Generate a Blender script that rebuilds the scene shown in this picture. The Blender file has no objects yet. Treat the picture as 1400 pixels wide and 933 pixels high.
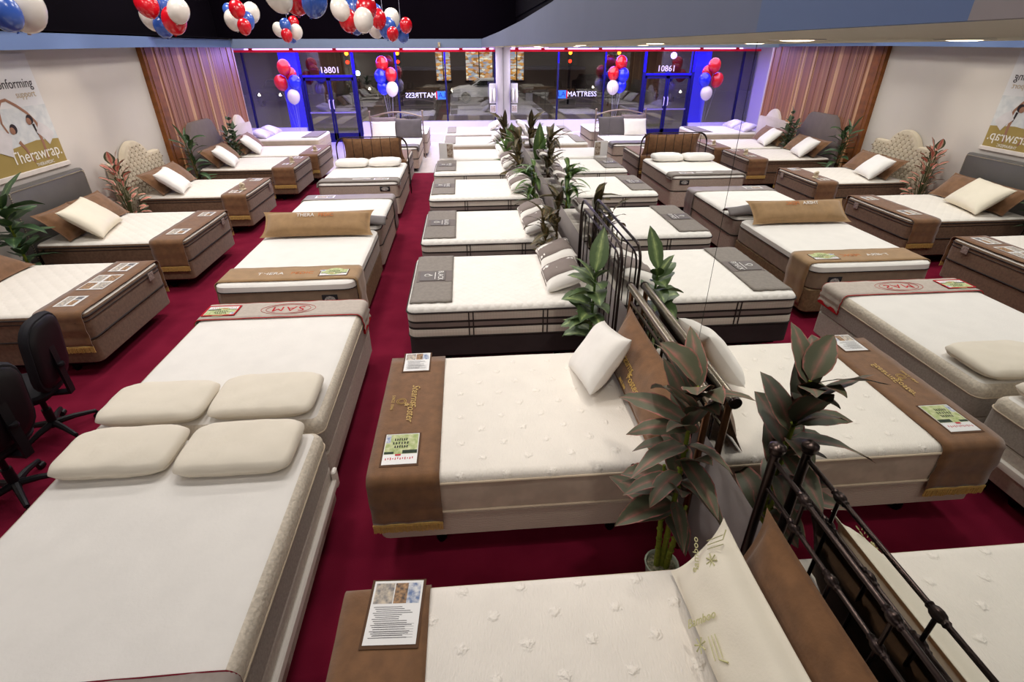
import bpy, math, random
from mathutils import Vector, Matrix, Euler, noise
random.seed(7)
PI = math.pi
SC = bpy.context.scene
COL = bpy.context.scene.collection
R = math.radians

# ------------------------------------------------------------------ materials
MATS = {}
def lin(c):
    return tuple(((v/255.0)/12.92 if v/255.0 <= .04045 else ((v/255.0+.055)/1.055)**2.4) for v in c)
def mat(name, rgb, rough=.8, metal=0, var=.06, vs=6, bump=0, bs=60, kind='noise', spec=.3, rgb2=None, sheen=0, emit=0, trans=0, alpha=1, dist=.004):
    """rgb is the surface colour in sRGB 0..255"""
    if name in MATS: return MATS[name]
    m = bpy.data.materials.new(name); m.use_nodes = True
    nt = m.node_tree; N = nt.nodes; L = nt.links
    b = N['Principled BSDF']
    b.inputs['Roughness'].default_value = rough
    b.inputs['Metallic'].default_value = metal
    b.inputs['Specular IOR Level'].default_value = spec
    if sheen: b.inputs['Sheen Weight'].default_value = sheen
    if trans: b.inputs['Transmission Weight'].default_value = trans
    c1 = lin(rgb); c2 = lin(rgb2) if rgb2 else tuple(max(0, v*(1-var*2)) for v in c1)
    tc = N.new('ShaderNodeTexCoord')
    nz = N.new('ShaderNodeTexNoise'); nz.inputs['Scale'].default_value = vs; nz.inputs['Detail'].default_value = 5
    L.new(tc.outputs['Object'], nz.inputs['Vector'])
    mix = N.new('ShaderNodeMix'); mix.data_type = 'RGBA'
    mix.inputs[6].default_value = (*c1, 1); mix.inputs[7].default_value = (*c2, 1)
    mr = N.new('ShaderNodeMapRange'); mr.inputs['From Min'].default_value = .35; mr.inputs['From Max'].default_value = .65
    L.new(nz.outputs['Fac'], mr.inputs['Value']); L.new(mr.outputs['Result'], mix.inputs[0])
    L.new(mix.outputs[2], b.inputs['Base Color'])
    if emit:
        b.inputs['Emission Strength'].default_value = emit
        b.inputs['Emission Color'].default_value = (*c1, 1)
    if bump:
        bp = N.new('ShaderNodeBump'); bp.inputs['Strength'].default_value = bump; bp.inputs['Distance'].default_value = dist
        if kind == 'noise':
            t = N.new('ShaderNodeTexNoise'); t.inputs['Scale'].default_value = bs; t.inputs['Detail'].default_value = 3
            L.new(tc.outputs['Object'], t.inputs['Vector']); h = t.outputs['Fac']
        elif kind in ('tuft', 'diamond'):
            mp = N.new('ShaderNodeMapping'); mp.inputs['Rotation'].default_value = (0, 0, R(45)); 
            L.new(tc.outputs['Object'], mp.inputs['Vector'])
            sx = N.new('ShaderNodeSeparateXYZ'); L.new(mp.outputs['Vector'], sx.inputs[0])
            cb = N.new('ShaderNodeCombineXYZ'); L.new(sx.outputs[0], cb.inputs[0]); L.new(sx.outputs[1], cb.inputs[1])
            v = N.new('ShaderNodeTexVoronoi'); v.inputs['Scale'].default_value = bs; v.inputs['Randomness'].default_value = 0 if kind == 'tuft' else .0
            L.new(cb.outputs[0], v.inputs['Vector'])
            rr = N.new('ShaderNodeMapRange'); rr.interpolation_type = 'SMOOTHSTEP'
            if kind == 'tuft':
                n2 = N.new('ShaderNodeTexNoise'); n2.inputs['Scale'].default_value = 55
                L.new(tc.outputs['Object'], n2.inputs['Vector'])
                ad = N.new('ShaderNodeMath'); ad.operation = 'MULTIPLY_ADD'; ad.inputs[1].default_value = .2; L.new(n2.outputs['Fac'], ad.inputs[0]); L.new(v.outputs['Distance'], ad.inputs[2])
                rr.inputs['From Min'].default_value = .12; rr.inputs['From Max'].default_value = .27
                L.new(ad.outputs[0], rr.inputs['Value'])
            else:
                rr.inputs['From Min'].default_value = .25; rr.inputs['From Max'].default_value = .6
                L.new(v.outputs['Distance'], rr.inputs['Value'])
            rr.inputs['To Min'].default_value = 1; rr.inputs['To Max'].default_value = 0
            h = rr.outputs['Result']
            if kind == 'tuft':
                m2 = N.new('ShaderNodeMix'); m2.data_type = 'RGBA'; m2.inputs[7].default_value = (*[min(1, q*1.05) for q in c1], 1)
                L.new(mix.outputs[2], m2.inputs[6]); L.new(h, m2.inputs[0]); L.new(m2.outputs[2], b.inputs['Base Color'])
            n3 = N.new('ShaderNodeTexNoise'); n3.inputs['Scale'].default_value = 40 if kind == 'tuft' else 120
            if kind == 'tuft':
                m3 = N.new('ShaderNodeMapping'); m3.inputs['Scale'].default_value = (1, 3.2, 1); L.new(tc.outputs['Object'], m3.inputs['Vector']); L.new(m3.outputs[0], n3.inputs['Vector'])
            else: L.new(tc.outputs['Object'], n3.inputs['Vector'])
            a3 = N.new('ShaderNodeMath'); a3.operation = 'MULTIPLY_ADD'; a3.inputs[1].default_value = .45; L.new(n3.outputs['Fac'], a3.inputs[0]); L.new(h, a3.inputs[2]); h = a3.outputs[0]
        elif kind == 'wave':
            t = N.new('ShaderNodeTexWave'); t.inputs['Scale'].default_value = bs; t.inputs['Distortion'].default_value = 6; t.inputs['Detail'].default_value = 2; t.bands_direction = 'Z' if dist > .0041 else 'X'
            t.inputs['Detail Scale'].default_value = 1.2
            L.new(tc.outputs['Object'], t.inputs['Vector']); h = t.outputs['Fac']
            m2 = N.new('ShaderNodeMix'); m2.data_type = 'RGBA'; m2.inputs[7].default_value = (*[q*.84 for q in c1], 1)
            L.new(mix.outputs[2], m2.inputs[6]); L.new(h, m2.inputs[0]); L.new(m2.outputs[2], b.inputs['Base Color'])
        elif kind == 'checker':
            t = N.new('ShaderNodeTexVoronoi'); t.inputs['Scale'].default_value = bs; t.inputs['Randomness'].default_value = 0
            L.new(tc.outputs['Object'], t.inputs['Vector']); h = t.outputs['Distance']
            m2 = N.new('ShaderNodeMix'); m2.data_type = 'RGBA'; m2.inputs[7].default_value = (*[q*.72 for q in c1], 1)
            L.new(mix.outputs[2], m2.inputs[6]); L.new(h, m2.inputs[0]); L.new(m2.outputs[2], b.inputs['Base Color'])
        L.new(h, bp.inputs['Height']); L.new(bp.outputs['Normal'], b.inputs['Normal'])
    MATS[name] = m
    return m
def emat(name, rgb, s):
    if name in MATS: return MATS[name]
    m = bpy.data.materials.new(name); m.use_nodes = True; nt = m.node_tree; nt.nodes.clear()
    e = nt.nodes.new('ShaderNodeEmission'); e.inputs[0].default_value = (*lin(rgb), 1); e.inputs[1].default_value = s
    o = nt.nodes.new('ShaderNodeOutputMaterial'); nt.links.new(e.outputs[0], o.inputs[0]); MATS[name] = m; return m

# ------------------------------------------------------------------ mesh builder
class MB:
    def __init__(s): s.v = []; s.f = []; s.m = []; s.uv = {}
    def add(s, vs, fs, mi=0):
        o = len(s.v); s.v += [tuple(p) for p in vs]
        for f in fs: s.f.append(tuple(i+o for i in f)); s.m.append(mi)
        return o
    def box(s, x0, x1, y0, y1, z0, z1, mi=0):
        v = [(x, y, z) for z in (z0, z1) for y in (y0, y1) for x in (x0, x1)]
        s.add(v, [(0, 2, 3, 1), (4, 5, 7, 6), (0, 1, 5, 4), (2, 6, 7, 3), (0, 4, 6, 2), (1, 3, 7, 5)], mi); return s
    def bbox(s, x0, x1, y0, y1, z0, z1, b=.006, mi=0):
        """box with chamfered edges, from a rounded-rectangle loft"""
        cx, cy = (x0+x1)/2, (y0+y1)/2
        s.loft(x1-x0, y1-y0, b*1.5, [(b, z0), (0, z0+b), (0, z1-b), (b, z1)], c=(cx, cy), mi=mi, k=2, sub=0); return s
    def ring(s, w, l, r, inset, z, c, k=4, sub=0):
        a, b = w/2-inset, l/2-inset; r = max(min(r-inset*.6, a*.95, b*.95), .002)
        P = []
        for q, (sx, sy) in enumerate(((1, 1), (-1, 1), (-1, -1), (1, -1))):
            for i in range(k+1):
                t = q*PI/2+i/k*PI/2
                P.append((sx*(a-r)+r*math.cos(t), sy*(b-r)+r*math.sin(t)))
            if sub:
                nx = ((-1, 1), (-1, -1), (1, -1), (1, 1))[q]
                e0 = P[-1]; t = (q+1)*PI/2; e1 = (nx[0]*(a-r)+r*math.cos(t), nx[1]*(b-r)+r*math.sin(t))
                for j in range(1, sub+1):
                    u = j/(sub+1); P.append((e0[0]*(1-u)+e1[0]*u, e0[1]*(1-u)+e1[1]*u))
        return [(c[0]+x, c[1]+y, z) for x, y in P]
    def loft(s, w, l, r, rings, c=(0, 0), mi=0, mis=None, k=4, sub=0, top=None, bot=True, wob=0):
        n = None; prev = None
        for j, (ins, z) in enumerate(rings):
            ps = s.ring(w, l, r, ins, z, c, k, sub)
            if wob: ps = [(x+wob*noise.noise(Vector((x*3, y*3, z*9+5))), y+wob*noise.noise(Vector((x*3+9, y*3, z*9))), z+(wob*1.2*noise.noise(Vector((x*2.2, y*2.2, z+3))) if z > rings[0][1]+.05 else 0)) for x, y, z in ps]
            n = len(ps); o = len(s.v); s.v += ps
            if prev is not None:
                mm = mis[j-1] if mis else mi
                for i in range(n):
                    s.f.append((prev+i, prev+(i+1) % n, o+(i+1) % n, o+i)); s.m.append(mm)
            elif bot:
                s.f.append(tuple(o+i for i in range(n))[::-1]); s.m.append(mis[0] if mis else mi)
            prev = o
        s.f.append(tuple(prev+i for i in range(n))); s.m.append(top if top is not None else (mis[-1] if mis else mi))
        return s
    def tube(s, pts, r, n=8, mi=0, closed=False, cap=True):
        pts = [Vector(p) for p in pts]; m = len(pts); rs = r if isinstance(r, (list, tuple)) else [r]*m
        up = None; rings = []
        for i in range(m):
            if closed: d = pts[(i+1) % m]-pts[i-1]
            else: d = pts[min(i+1, m-1)]-pts[max(i-1, 0)]
            if d.length < 1e-9: d = Vector((0, 0, 1))
            d.normalize()
            if up is None:
                up = Vector((0, 0, 1)) if abs(d.z) < .9 else Vector((1, 0, 0))
            a = d.cross(up).normalized(); b = a.cross(d).normalized(); up = b
            o = len(s.v); rings.append(o)
            for k in range(n):
                t = 2*PI*k/n; s.v.append(tuple(pts[i]+rs[i]*(math.cos(t)*a+math.sin(t)*b)))
        rng = range(m) if closed else range(m-1)
        for i in rng:
            o, p = rings[i], rings[(i+1) % m]
            for k in range(n): s.f.append((o+k, p+k, p+(k+1) % n, o+(k+1) % n)); s.m.append(mi)
        if cap and not closed:
            s.f.append(tuple(rings[0]+k for k in range(n))); s.m.append(mi)
            s.f.append(tuple(rings[-1]+k for k in range(n))[::-1]); s.m.append(mi)
        return s
    def lathe(s, prof, c=(0, 0, 0), n=16, mi=0, axis='z', sq=(1, 1)):
        o = len(s.v)
        for r, z in prof:
            for k in range(n):
                t = 2*PI*k/n; x, y = r*math.cos(t)*sq[0], r*math.sin(t)*sq[1]
                if axis == 'z': s.v.append((c[0]+x, c[1]+y, c[2]+z))
                elif axis == 'y': s.v.append((c[0]+x, c[1]+z, c[2]+y))
                else: s.v.append((c[0]+z, c[1]+x, c[2]+y))
        m = len(prof)
        for i in range(m-1):
            for k in range(n): s.f.append((o+i*n+k, o+i*n+(k+1) % n, o+(i+1)*n+(k+1) % n, o+(i+1)*n+k)); s.m.append(mi)
        if prof[0][0] > 1e-4: s.f.append(tuple(o+k for k in range(n))[::-1]); s.m.append(mi)
        if prof[-1][0] > 1e-4: s.f.append(tuple(o+(m-1)*n+k for k in range(n))); s.m.append(mi)
        return s
    def sphere(s, c, r, n=16, mi=0, sc=(1, 1, 1)):
        prof = [(r*math.sin(PI*i/n*1.0), -r*math.cos(PI*i/n)) for i in range(n+1)]
        o = len(s.v); s.lathe(prof, (0, 0, 0), n+4, mi)
        for i in range(o, len(s.v)): x, y, z = s.v[i]; s.v[i] = (c[0]+x*sc[0], c[1]+y*sc[1], c[2]+z*sc[2])
        return s
    def grid(s, fn, nu, nv, mi=0, thick=None):
        o = len(s.v)
        for j in range(nv+1):
            for i in range(nu+1): s.v.append(tuple(fn(i/nu, j/nv)))
        for j in range(nv):
            for i in range(nu):
                a = o+j*(nu+1)+i; s.f.append((a, a+1, a+nu+2, a+nu+1)); s.m.append(mi)
        return s
    def poly(s, pts, mi=0): s.add(pts, [tuple(range(len(pts)))], mi); return s
    def prism(s, pts, y0, y1, mi=0, ax='y'):
        """extrude an outline of (a, z) pairs"""
        n = len(pts)
        if ax == 'y': v = [(a, y0, z) for a, z in pts]+[(a, y1, z) for a, z in pts]
        elif ax == 'x': v = [(y0, a, z) for a, z in pts]+[(y1, a, z) for a, z in pts]
        else: v = [(a, z, y0) for a, z in pts]+[(a, z, y1) for a, z in pts]
        s.add(v, [tuple(range(n)), tuple(range(2*n-1, n-1, -1))]+[(i, i+n, (i+1) % n+n, (i+1) % n) for i in range(n)], mi); return s
    def xf(s, M, start=0):
        for i in range(start, len(s.v)): s.v[i] = tuple(M @ Vector(s.v[i]))
        return s
    def build(s, name, mats, parent=None, smooth=True, ang=40, sol=0, fix=True):
        me = bpy.data.meshes.new(name); me.from_pydata(s.v, [], s.f)
        if not isinstance(mats, (list, tuple)): mats = [mats]
        for m in mats: me.materials.append(m)
        me.polygons.foreach_set('material_index', s.m)
        me.update()
        if fix:
            import bmesh
            b = bmesh.new(); b.from_mesh(me); bmesh.ops.recalc_face_normals(b, faces=b.faces); b.to_mesh(me); b.free()
        if smooth:
            me.polygons.foreach_set('use_smooth', [True]*len(me.polygons))
            me.set_sharp_from_angle(angle=R(ang))
        o = bpy.data.objects.new(name, me); COL.objects.link(o)
        if parent is not None: o.parent = parent
        if sol:
            md = o.modifiers.new('thickness', 'SOLIDIFY'); md.thickness = sol; md.offset = 0
        return o

def tag(o, label=None, cat=None, group=None, kind=None):
    if label: o['label'] = label
    if cat: o['category'] = cat
    if group: o['group'] = group
    if kind: o['kind'] = kind
    return o
def thing(name, label, cat, loc=(0, 0, 0), rz=0, group=None, rot=None):
    o = bpy.data.objects.new(name, None); COL.objects.link(o); o.empty_display_size = .1
    o.location = loc; o.rotation_euler = rot if rot else (0, 0, rz)
    return tag(o, label, cat, group)
def struct(o): o['kind'] = 'structure'; return o
def text_mesh(s, size, shear=0, ext=.0006, spacing=1):
    cu = bpy.data.curves.new('txt', 'FONT'); cu.body = s; cu.size = size; cu.align_x = 'CENTER'; cu.align_y = 'CENTER'; cu.extrude = ext; cu.shear = shear; cu.resolution_u = 3
    cu.space_character = spacing
    o = bpy.data.objects.new('txt', cu); COL.objects.link(o)
    dg = bpy.context.evaluated_depsgraph_get(); me = bpy.data.meshes.new_from_object(o.evaluated_get(dg))
    v = [tuple(p.co) for p in me.vertices]; f = [tuple(p.vertices) for p in me.polygons]
    bpy.data.objects.remove(o); bpy.data.curves.remove(cu); bpy.data.meshes.remove(me)
    return v, f
def add_text(mb, s, size, M, mi=0, shear=0, ext=.0006, spacing=1, sx=1):
    v, f = text_mesh(s, size, shear, ext, spacing); mb.add([M @ Vector((p[0]*sx, p[1], p[2])) for p in v], f, mi); return mb
def T(x, y, z, rx=0, ry=0, rz=0): return Matrix.Translation((x, y, z)) @ Euler((R(rx), R(ry), R(rz))).to_matrix().to_4x4()

# ------------------------------------------------------------------ palette
M_white_top = mat('white_knit_top', (236, 231, 224), var=.02, bump=.25, bs=55, kind='noise', sheen=.1)
M_quilt = mat('cream_quilted_top', (238, 231, 220), var=.02, bump=.5, bs=9, kind='diamond', dist=.006)
M_quilt2 = mat('white_quilted_top', (240, 235, 228), var=.02, bump=.5, bs=13, kind='diamond', dist=.006)
M_tuft = mat('cream_tufted_top', (236, 229, 219), var=.02, bump=.7, bs=5.0, kind='tuft', dist=.010)
M_damask = mat('grey_beige_damask', (204, 186, 168), var=.05, bump=.4, bs=6, kind='wave', dist=.003)
M_damask2 = mat('grey_beige_ribbed', (212, 196, 180), var=.04, bump=.35, bs=26, kind='wave', dist=.005)
M_suede = mat('brown_suede', (128, 90, 58), var=.12, vs=14, bump=.3, bs=70, sheen=.3)
M_suede_side = mat('brown_velour_side', (122, 94, 72), var=.14, vs=30, bump=.6, bs=38, sheen=.2)
M_dpipe = mat('dark_piping', (52, 44, 42), var=.05)
M_cpipe = mat('cream_piping', (214, 196, 172), var=.04)
M_charcoal = mat('charcoal_fabric', (62, 55, 56), var=.08, bump=.2, bs=200)
M_checkside = mat('cream_check_border', (228, 218, 204), var=.03, bump=.35, bs=34, kind='checker')
M_greyband = mat('grey_border_band', (136, 124, 118), var=.05, bump=.2, bs=160)
M_greyknit = mat('grey_knit_border', (178, 170, 162), var=.1, vs=60, bump=.4, bs=130)
M_boucle = mat('cream_boucle_border', (222, 210, 192), var=.1, vs=60, bump=1.0, bs=42, dist=.006)
M_tan = mat('tan_velour', (164, 130, 90), var=.08, vs=10, bump=.2, bs=120, sheen=.3)
M_taupe = mat('taupe_velour', (146, 124, 102), var=.08, vs=12, bump=.2, bs=120, sheen=.2)
M_tanside = mat('tan_textured_side', (142, 116, 86), var=.16, vs=34, bump=.6, bs=46)
M_black = mat('black_metal', (22, 19, 20), rough=.4, metal=.6, var=.05)
M_iron = mat('dark_iron', (58, 48, 46), rough=.3, metal=.9, var=.08)
M_nickel = mat('brushed_nickel', (150, 140, 126), rough=.28, metal=1, var=.04)
M_copper = mat('copper_metal', (116, 84, 62), rough=.3, metal=1, var=.06)
M_whitemetal = mat('white_metal', (232, 226, 218), rough=.4, var=.02)
M_gold = mat('gold_thread', (214, 178, 104), rough=.5, var=.1, vs=60, bump=.5, bs=300)
M_pillow = mat('white_pillow_cotton', (242, 238, 232), var=.02, bump=.2, bs=9, dist=.01)
M_foam = mat('cream_foam_pillow', (232, 222, 204), var=.02, bump=.35, bs=30, sheen=.1)
M_paper = mat('white_paper', (232, 230, 228), rough=.35, var=.01, spec=.5)
M_red = mat('red_trim', (188, 22, 34), var=.04)
M_slate = mat('grey_towel', (138, 130, 122), var=.07, vs=24, bump=.4, bs=90)
M_slate2 = mat('dark_grey_card', (104, 97, 94), var=.04, rough=.6)
M_lettering = mat('white_lettering', (230, 226, 222), var=.01)

# ------------------------------------------------------------------ room shell
def simple_box(name, x0, x1, y0, y1, z0, z1, m, kind='structure'):
    o = MB().box(x0, x1, y0, y1, z0, z1).build(name, m, smooth=False)
    if kind: o['kind'] = kind
    return o
YW = 20.5      # window wall
XL = -7.25     # left wall
ZS = 2.973     # soffit underside on the mirror side
M_carpet = mat('crimson_carpet', (122, 26, 50), rough=.95, var=.12, vs=3, bump=.5, bs=240, rgb2=(110, 20, 44), spec=.05)
M_tile = mat('pale_floor_tile', (214, 206, 200), rough=.22, var=.03, spec=.5)
simple_box('floor', -9.4, .3, -3, 14.78, -.12, 0, M_carpet)
o = simple_box('floor', -9.4, .3, 14.78, YW+.3, -.12, 0, M_tile)
M_wall = mat('warm_white_wall', (204, 196, 188), rough=.7, var=.015, vs=1.5)
M_blue = mat('periwinkle_paint', (98, 118, 160), rough=.6, var=.02, vs=2)
M_void = mat('black_paint', (7, 3, 10), rough=.95, var=.1, vs=1, spec=.05)
M_soffit = mat('cream_soffit', (250, 242, 220), rough=.7, var=.02, vs=1)
M_grey = mat('grey_panel', (178, 170, 168), rough=.35, var=.05, vs=2, spec=.5)
simple_box('wall_left', XL-.15, XL, -3, 15.88, 0, 3.155, M_wall)
simple_box('wall_left', XL-2.1, XL, 15.88, 16.0, 0, 3.3, M_wall)
simple_box('wall_left', XL-2.1, XL-1.95, 16.0, YW+.1, 0, 3.3, M_wall)
simple_box('wall_back', -9.4, .3, -3.1, -3, 0, 6, M_wall)
# wood boarding on the left wall
def m_wood():
    m = bpy.data.materials.new('vertical_wood_boards'); m.use_nodes = True; nt = m.node_tree; N = nt.nodes; L = nt.links; b = N['Principled BSDF']
    tc = N.new('ShaderNodeTexCoord'); sp = N.new('ShaderNodeSeparateXYZ'); L.new(tc.outputs['Object'], sp.inputs[0])
    def stripes(scale, seed):
        mu = N.new('ShaderNodeMath'); mu.operation = 'MULTIPLY_ADD'; mu.inputs[1].default_value = scale; mu.inputs[2].default_value = seed; L.new(sp.outputs[1], mu.inputs[0])
        fl = N.new('ShaderNodeMath'); fl.operation = 'FLOOR'; L.new(mu.outputs[0], fl.inputs[0])
        wn = N.new('ShaderNodeTexWhiteNoise'); wn.noise_dimensions = '1D'; L.new(fl.outputs[0], wn.inputs['W']); return wn.outputs['Value']
    a = stripes(6.3, 3.2); c = stripes(17, 8.7)
    ml = N.new('ShaderNodeMath'); ml.operation = 'MULTIPLY_ADD'; ml.inputs[1].default_value = .5; L.new(a, ml.inputs[0])
    m2 = N.new('ShaderNodeMath'); m2.operation = 'MULTIPLY'; m2.inputs[1].default_value = .5; L.new(c, m2.inputs[0]); L.new(m2.outputs[0], ml.inputs[2])
    cr = N.new('ShaderNodeValToRGB'); e = cr.color_ramp.elements; cols = [(0, (112, 70, 56)), (.3, (148, 96, 70)), (.5, (168, 112, 80)), (.62, (128, 78, 62)), (.72, (206, 158, 112)), (1, (222, 178, 130))]
    e[0].position = 0; e[0].color = (*lin(cols[0][1]), 1); e[1].position = 1; e[1].color = (*lin(cols[-1][1]), 1)
    for p, q in cols[1:-1]: x = e.new(p); x.color = (*lin(q), 1)
    L.new(ml.outputs[0], cr.inputs[0])
    mp = N.new('ShaderNodeMapping'); mp.inputs['Scale'].default_value = (14, 14, .5); L.new(tc.outputs['Object'], mp.inputs[0])
    nz = N.new('ShaderNodeTexNoise'); nz.inputs['Scale'].default_value = 2; L.new(mp.outputs[0], nz.inputs['Vector'])
    mx = N.new('ShaderNodeMix'); mx.data_type = 'RGBA'; mx.blend_type = 'MULTIPLY'; mx.inputs[0].default_value = .25
    L.new(cr.outputs[0], mx.inputs[6]); L.new(nz.outputs['Fac'], mx.inputs[7]); L.new(mx.outputs[2], b.inputs['Base Color'])
    b.inputs['Roughness'].default_value = .4
    return m
M_wood = m_wood()
M_wooddark = mat('dark_wood_post', (136, 80, 34), rough=.4, var=.2, vs=8)
mb = MB()
y = 11.75
while y < 15.86:
    w = random.choice((.12, .16, .2, .1)); w = min(w, 15.87-y)
    mb.box(XL, XL+.03+random.choice((0, .006, .012)), y, y+w-.004, .0, 2.98); y += w
    if 15.87-y < .03: break
struct(mb.build('wall_left', M_wood, smooth=False))
struct(MB().box(XL, XL+.09, 11.38, 11.74, 0, 2.98).box(XL+.09, XL+.1, 11.47, 11.51, 0, 2.98).build('trim_1', M_wooddark, smooth=False))
# mirror wall: grey dado and mirror panels
struct(MB().box(0, .12, -3, YW, 0, .905).build('wall_right', M_grey, smooth=False))
simple_box('wall_right', .02, .12, -3, YW, .905, 3.16, M_blue)
simple_box('wall_right', .0, .12, -3, 15.3, 3.62, 5.6, M_void)
simple_box('wall_right', .02, .12, -3, 15.3, 3.16, 3.62, M_void)
M_mirror = mat('mirror_silver', (236, 238, 236), rough=0, metal=1, var=0)
M_seam = mat('mirror_edge', (70, 66, 60), rough=.5, var=.02)
pans = [(-2.98, 2.70), (2.70, 5.26), (5.26, 7.77), (7.77, 10.3), (10.3, 12.85), (12.85, 15.4), (15.4, 17.9), (17.9, 19.9)]
pl = ['nearest the camera, behind the tubular bed headboards', 'second from the camera, behind the bed with grey foot towel', 'third from the camera', 'fourth from the camera', 'fifth from the camera', 'sixth from the camera', 'seventh from the camera', 'farthest from the camera, beside the white column']
for (a, b), l in zip(pans, pl):
    g = .003
    o = MB().box(0, .006, a+g, b-g, .908, ZS).build('mirror_panel', M_mirror, smooth=False)
    tag(o, 'tall wall mirror panel '+l, 'mirror', 'mirror panels along the right wall')
simple_box('trim_2', .007, .02, -3, YW, .905, ZS+.02, M_seam)
# right soffit with swooping blue fascia
prof = [(-3, 3.6), (1, 3.34), (2.4, 3.2), (3.4, 3.17), (5.0, 3.15), (8, 3.14), (15.2, 3.15)]
mb = MB()
XF = -.85
top = [(y, z) for y, z in prof]
def ztop_(y):
    for (a, za), (b, zb) in zip(prof, prof[1:]):
        if a <= y <= b: return za+(zb-za)*(y-a)/(b-a)
    return prof[-1][1]
for (a, b), mm_ in zip(((-3, .57), (.57, 1.0), (1.0, 15.2)), (mat('beige_grey_fascia', (150, 140, 140), rough=.6, var=.02), M_blue, mat('slate_blue_fascia', (112, 120, 146), rough=.6, var=.02))):  # fascia in three lengths, each with its own colour
    mb = MB(); top_ = [(a, ztop_(a))]+[p for p in top if a < p[0] < b]+[(b, ztop_(b))]
    mb.prism([(a, ZS)]+top_+[(b, ZS)], XF-.02, XF, ax='x')
    struct(mb.build('trim_3', mm_, smooth=False))
mb = MB(); mb.box(XF, 0, -3, 15.2, ZS, ZS+.03); struct(mb.build('ceiling', M_soffit, smooth=False))
mb = MB()
for i in range(len(prof)-1):
    (y0, z0), (y1, z1) = prof[i], prof[i+1]
    mb.add([(XF, y0, z0), (XF, y1, z1), (0.02, y1, z1), (0.02, y0, z0), (XF, y0, z0-.02), (XF, y1, z1-.02), (0.02, y1, z1-.02), (0.02, y0, z0-.02)], [(0, 1, 2, 3), (7, 6, 5, 4)])
struct(mb.build('trim_4', M_blue, smooth=False))
# left and back fascias, upper black void
pl_ = [(-3, -6.95), (6, -6.95), (9.3, -6.9), (11.2, -6.9), (11.6, -6.98), (15.2, -6.98)]
mb = MB()
for i in range(len(pl_)-1):
    (y0, x0), (y1, x1) = pl_[i], pl_[i+1]
    za, zb = [2.845+.012*min(max(yy, 0), 11)-.012*0 for yy in (y0, y1)]
    ta, tb = 3.14, 3.14
    v = [(x0-.03, y0, za), (x1-.03, y1, zb), (x1-.03, y1, tb), (x0-.03, y0, ta), (x0, y0, za), (x1, y1, zb), (x1, y1, tb), (x0, y0, ta)]
    mb.add(v, [(0, 1, 2, 3), (7, 6, 5, 4), (0, 4, 5, 1), (3, 2, 6, 7)])
    mb.add([(XL, y0, za), (XL, y1, zb), (x1, y1, zb), (x0, y0, za)], [(0, 1, 2, 3)])
struct(mb.build('trim_5', M_blue, smooth=False))
struct(MB().box(-6.98, XF, 15.2, 15.23, 2.955, 3.155).build('trim_6', mat('pale_grey_blue_paint', (118, 132, 160), rough=.6, var=.02), smooth=False))
struct(MB().box(-9.4, .02, 15.23, YW+.1, 3.0, 3.03).build('ceiling', M_soffit, smooth=False))
# fascia sensor
t = thing('motion_sensor', 'small beige motion sensor mounted on the blue band above the windows', 'sensor', (-1.93, 15.2, 3.02))
MB().bbox(-.03, .03, -.05, 0, -.06, .06, .008).build('housing', mat('beige_plastic', (190, 170, 140)), t)
MB().sphere((0, -.05, -.015), .02, 8).build('lens', mat('lens_white', (220, 214, 200)), t)
simple_box('wall_left', XL-.15, XL+.0, -3, 15.2, 3.155, 5.6, M_void)
struct(MB().box(XL, -6.9, -3, 15.2, 3.16, 3.18).build('trim_7', M_void, smooth=False))
struct(MB().box(-9.4, .02, 15.22, 15.3, 3.16, 5.6).build('wall_front', M_void, smooth=False))
struct(MB().box(-9.4, .3, -3, 15.3, 5.6, 5.7).build('ceiling', M_void, smooth=False))
# mezzanine the view is taken from
struct(MB().box(-9.2, -.55, -3, .1, 1.62, 1.8).build('floor_mezzanine', mat('mezzanine_edge', (150, 150, 170), var=.03), smooth=False))
t = thing('railing_post', 'pale lilac rounded top of a railing post at the bottom edge', 'railing post', (-1.14, .14, 1.4))
MB().bbox(-.052, .052, -.03, .03, 0, 1.158, .018).build('post', mat('pale_lilac_paint', (150, 146, 170), var=.02), t)
MB().bbox(-.06, .06, -.038, .038, 1.13, 1.165, .012).build('cap', mat('pale_lilac_paint', (150, 146, 170), var=.02), t)

# ------------------------------------------------------------------ window wall
M_blueglow = emat('blue_light', (30, 20, 255), 3.2)
M_navy = mat('navy_frame', (34, 32, 92), rough=.35, metal=.4, var=.05)
M_sill = mat('white_sill', (226, 220, 228), rough=.4, var=.01)
mb = MB()
mb.box(-4.98, .02, YW-.16, YW+.06, 0, .66).box(-4.98, .02, YW-.26, YW-.16, 0, .26)
mb.box(-9.4, -6.95, YW-.1, YW+.06, 0, .5)
struct(mb.build('window_1_sill', M_sill, smooth=False))
bpy.context.view_layer.update()
def glass(name, x0, x1, z0, z1):
    return MB().box(x0, x1, YW, YW+.012, z0, z1).build(name, M_glass, smooth=False)
M_glass = bpy.data.materials.new('window_glass'); M_glass.use_nodes = True
nt = M_glass.node_tree; nt.nodes.clear()
tr = nt.nodes.new('ShaderNodeBsdfTransparent'); tr.inputs[0].default_value = (.93, .95, .97, 1)
gl = nt.nodes.new('ShaderNodeBsdfGlossy'); gl.inputs[1].default_value = 0.0
fr = nt.nodes.new('ShaderNodeFresnel'); fr.inputs[0].default_value = 1.95
mx = nt.nodes.new('ShaderNodeMixShader'); ou = nt.nodes.new('ShaderNodeOutputMaterial')
nt.links.new(fr.outputs[0], mx.inputs[0]); nt.links.new(tr.outputs[0], mx.inputs[1]); nt.links.new(gl.outputs[0], mx.inputs[2]); nt.links.new(mx.outputs[0], ou.inputs[0])
ZH = 2.84
posts = [-8.66, -6.86, -5.07, -3.64, -1.97, -.26]
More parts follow.
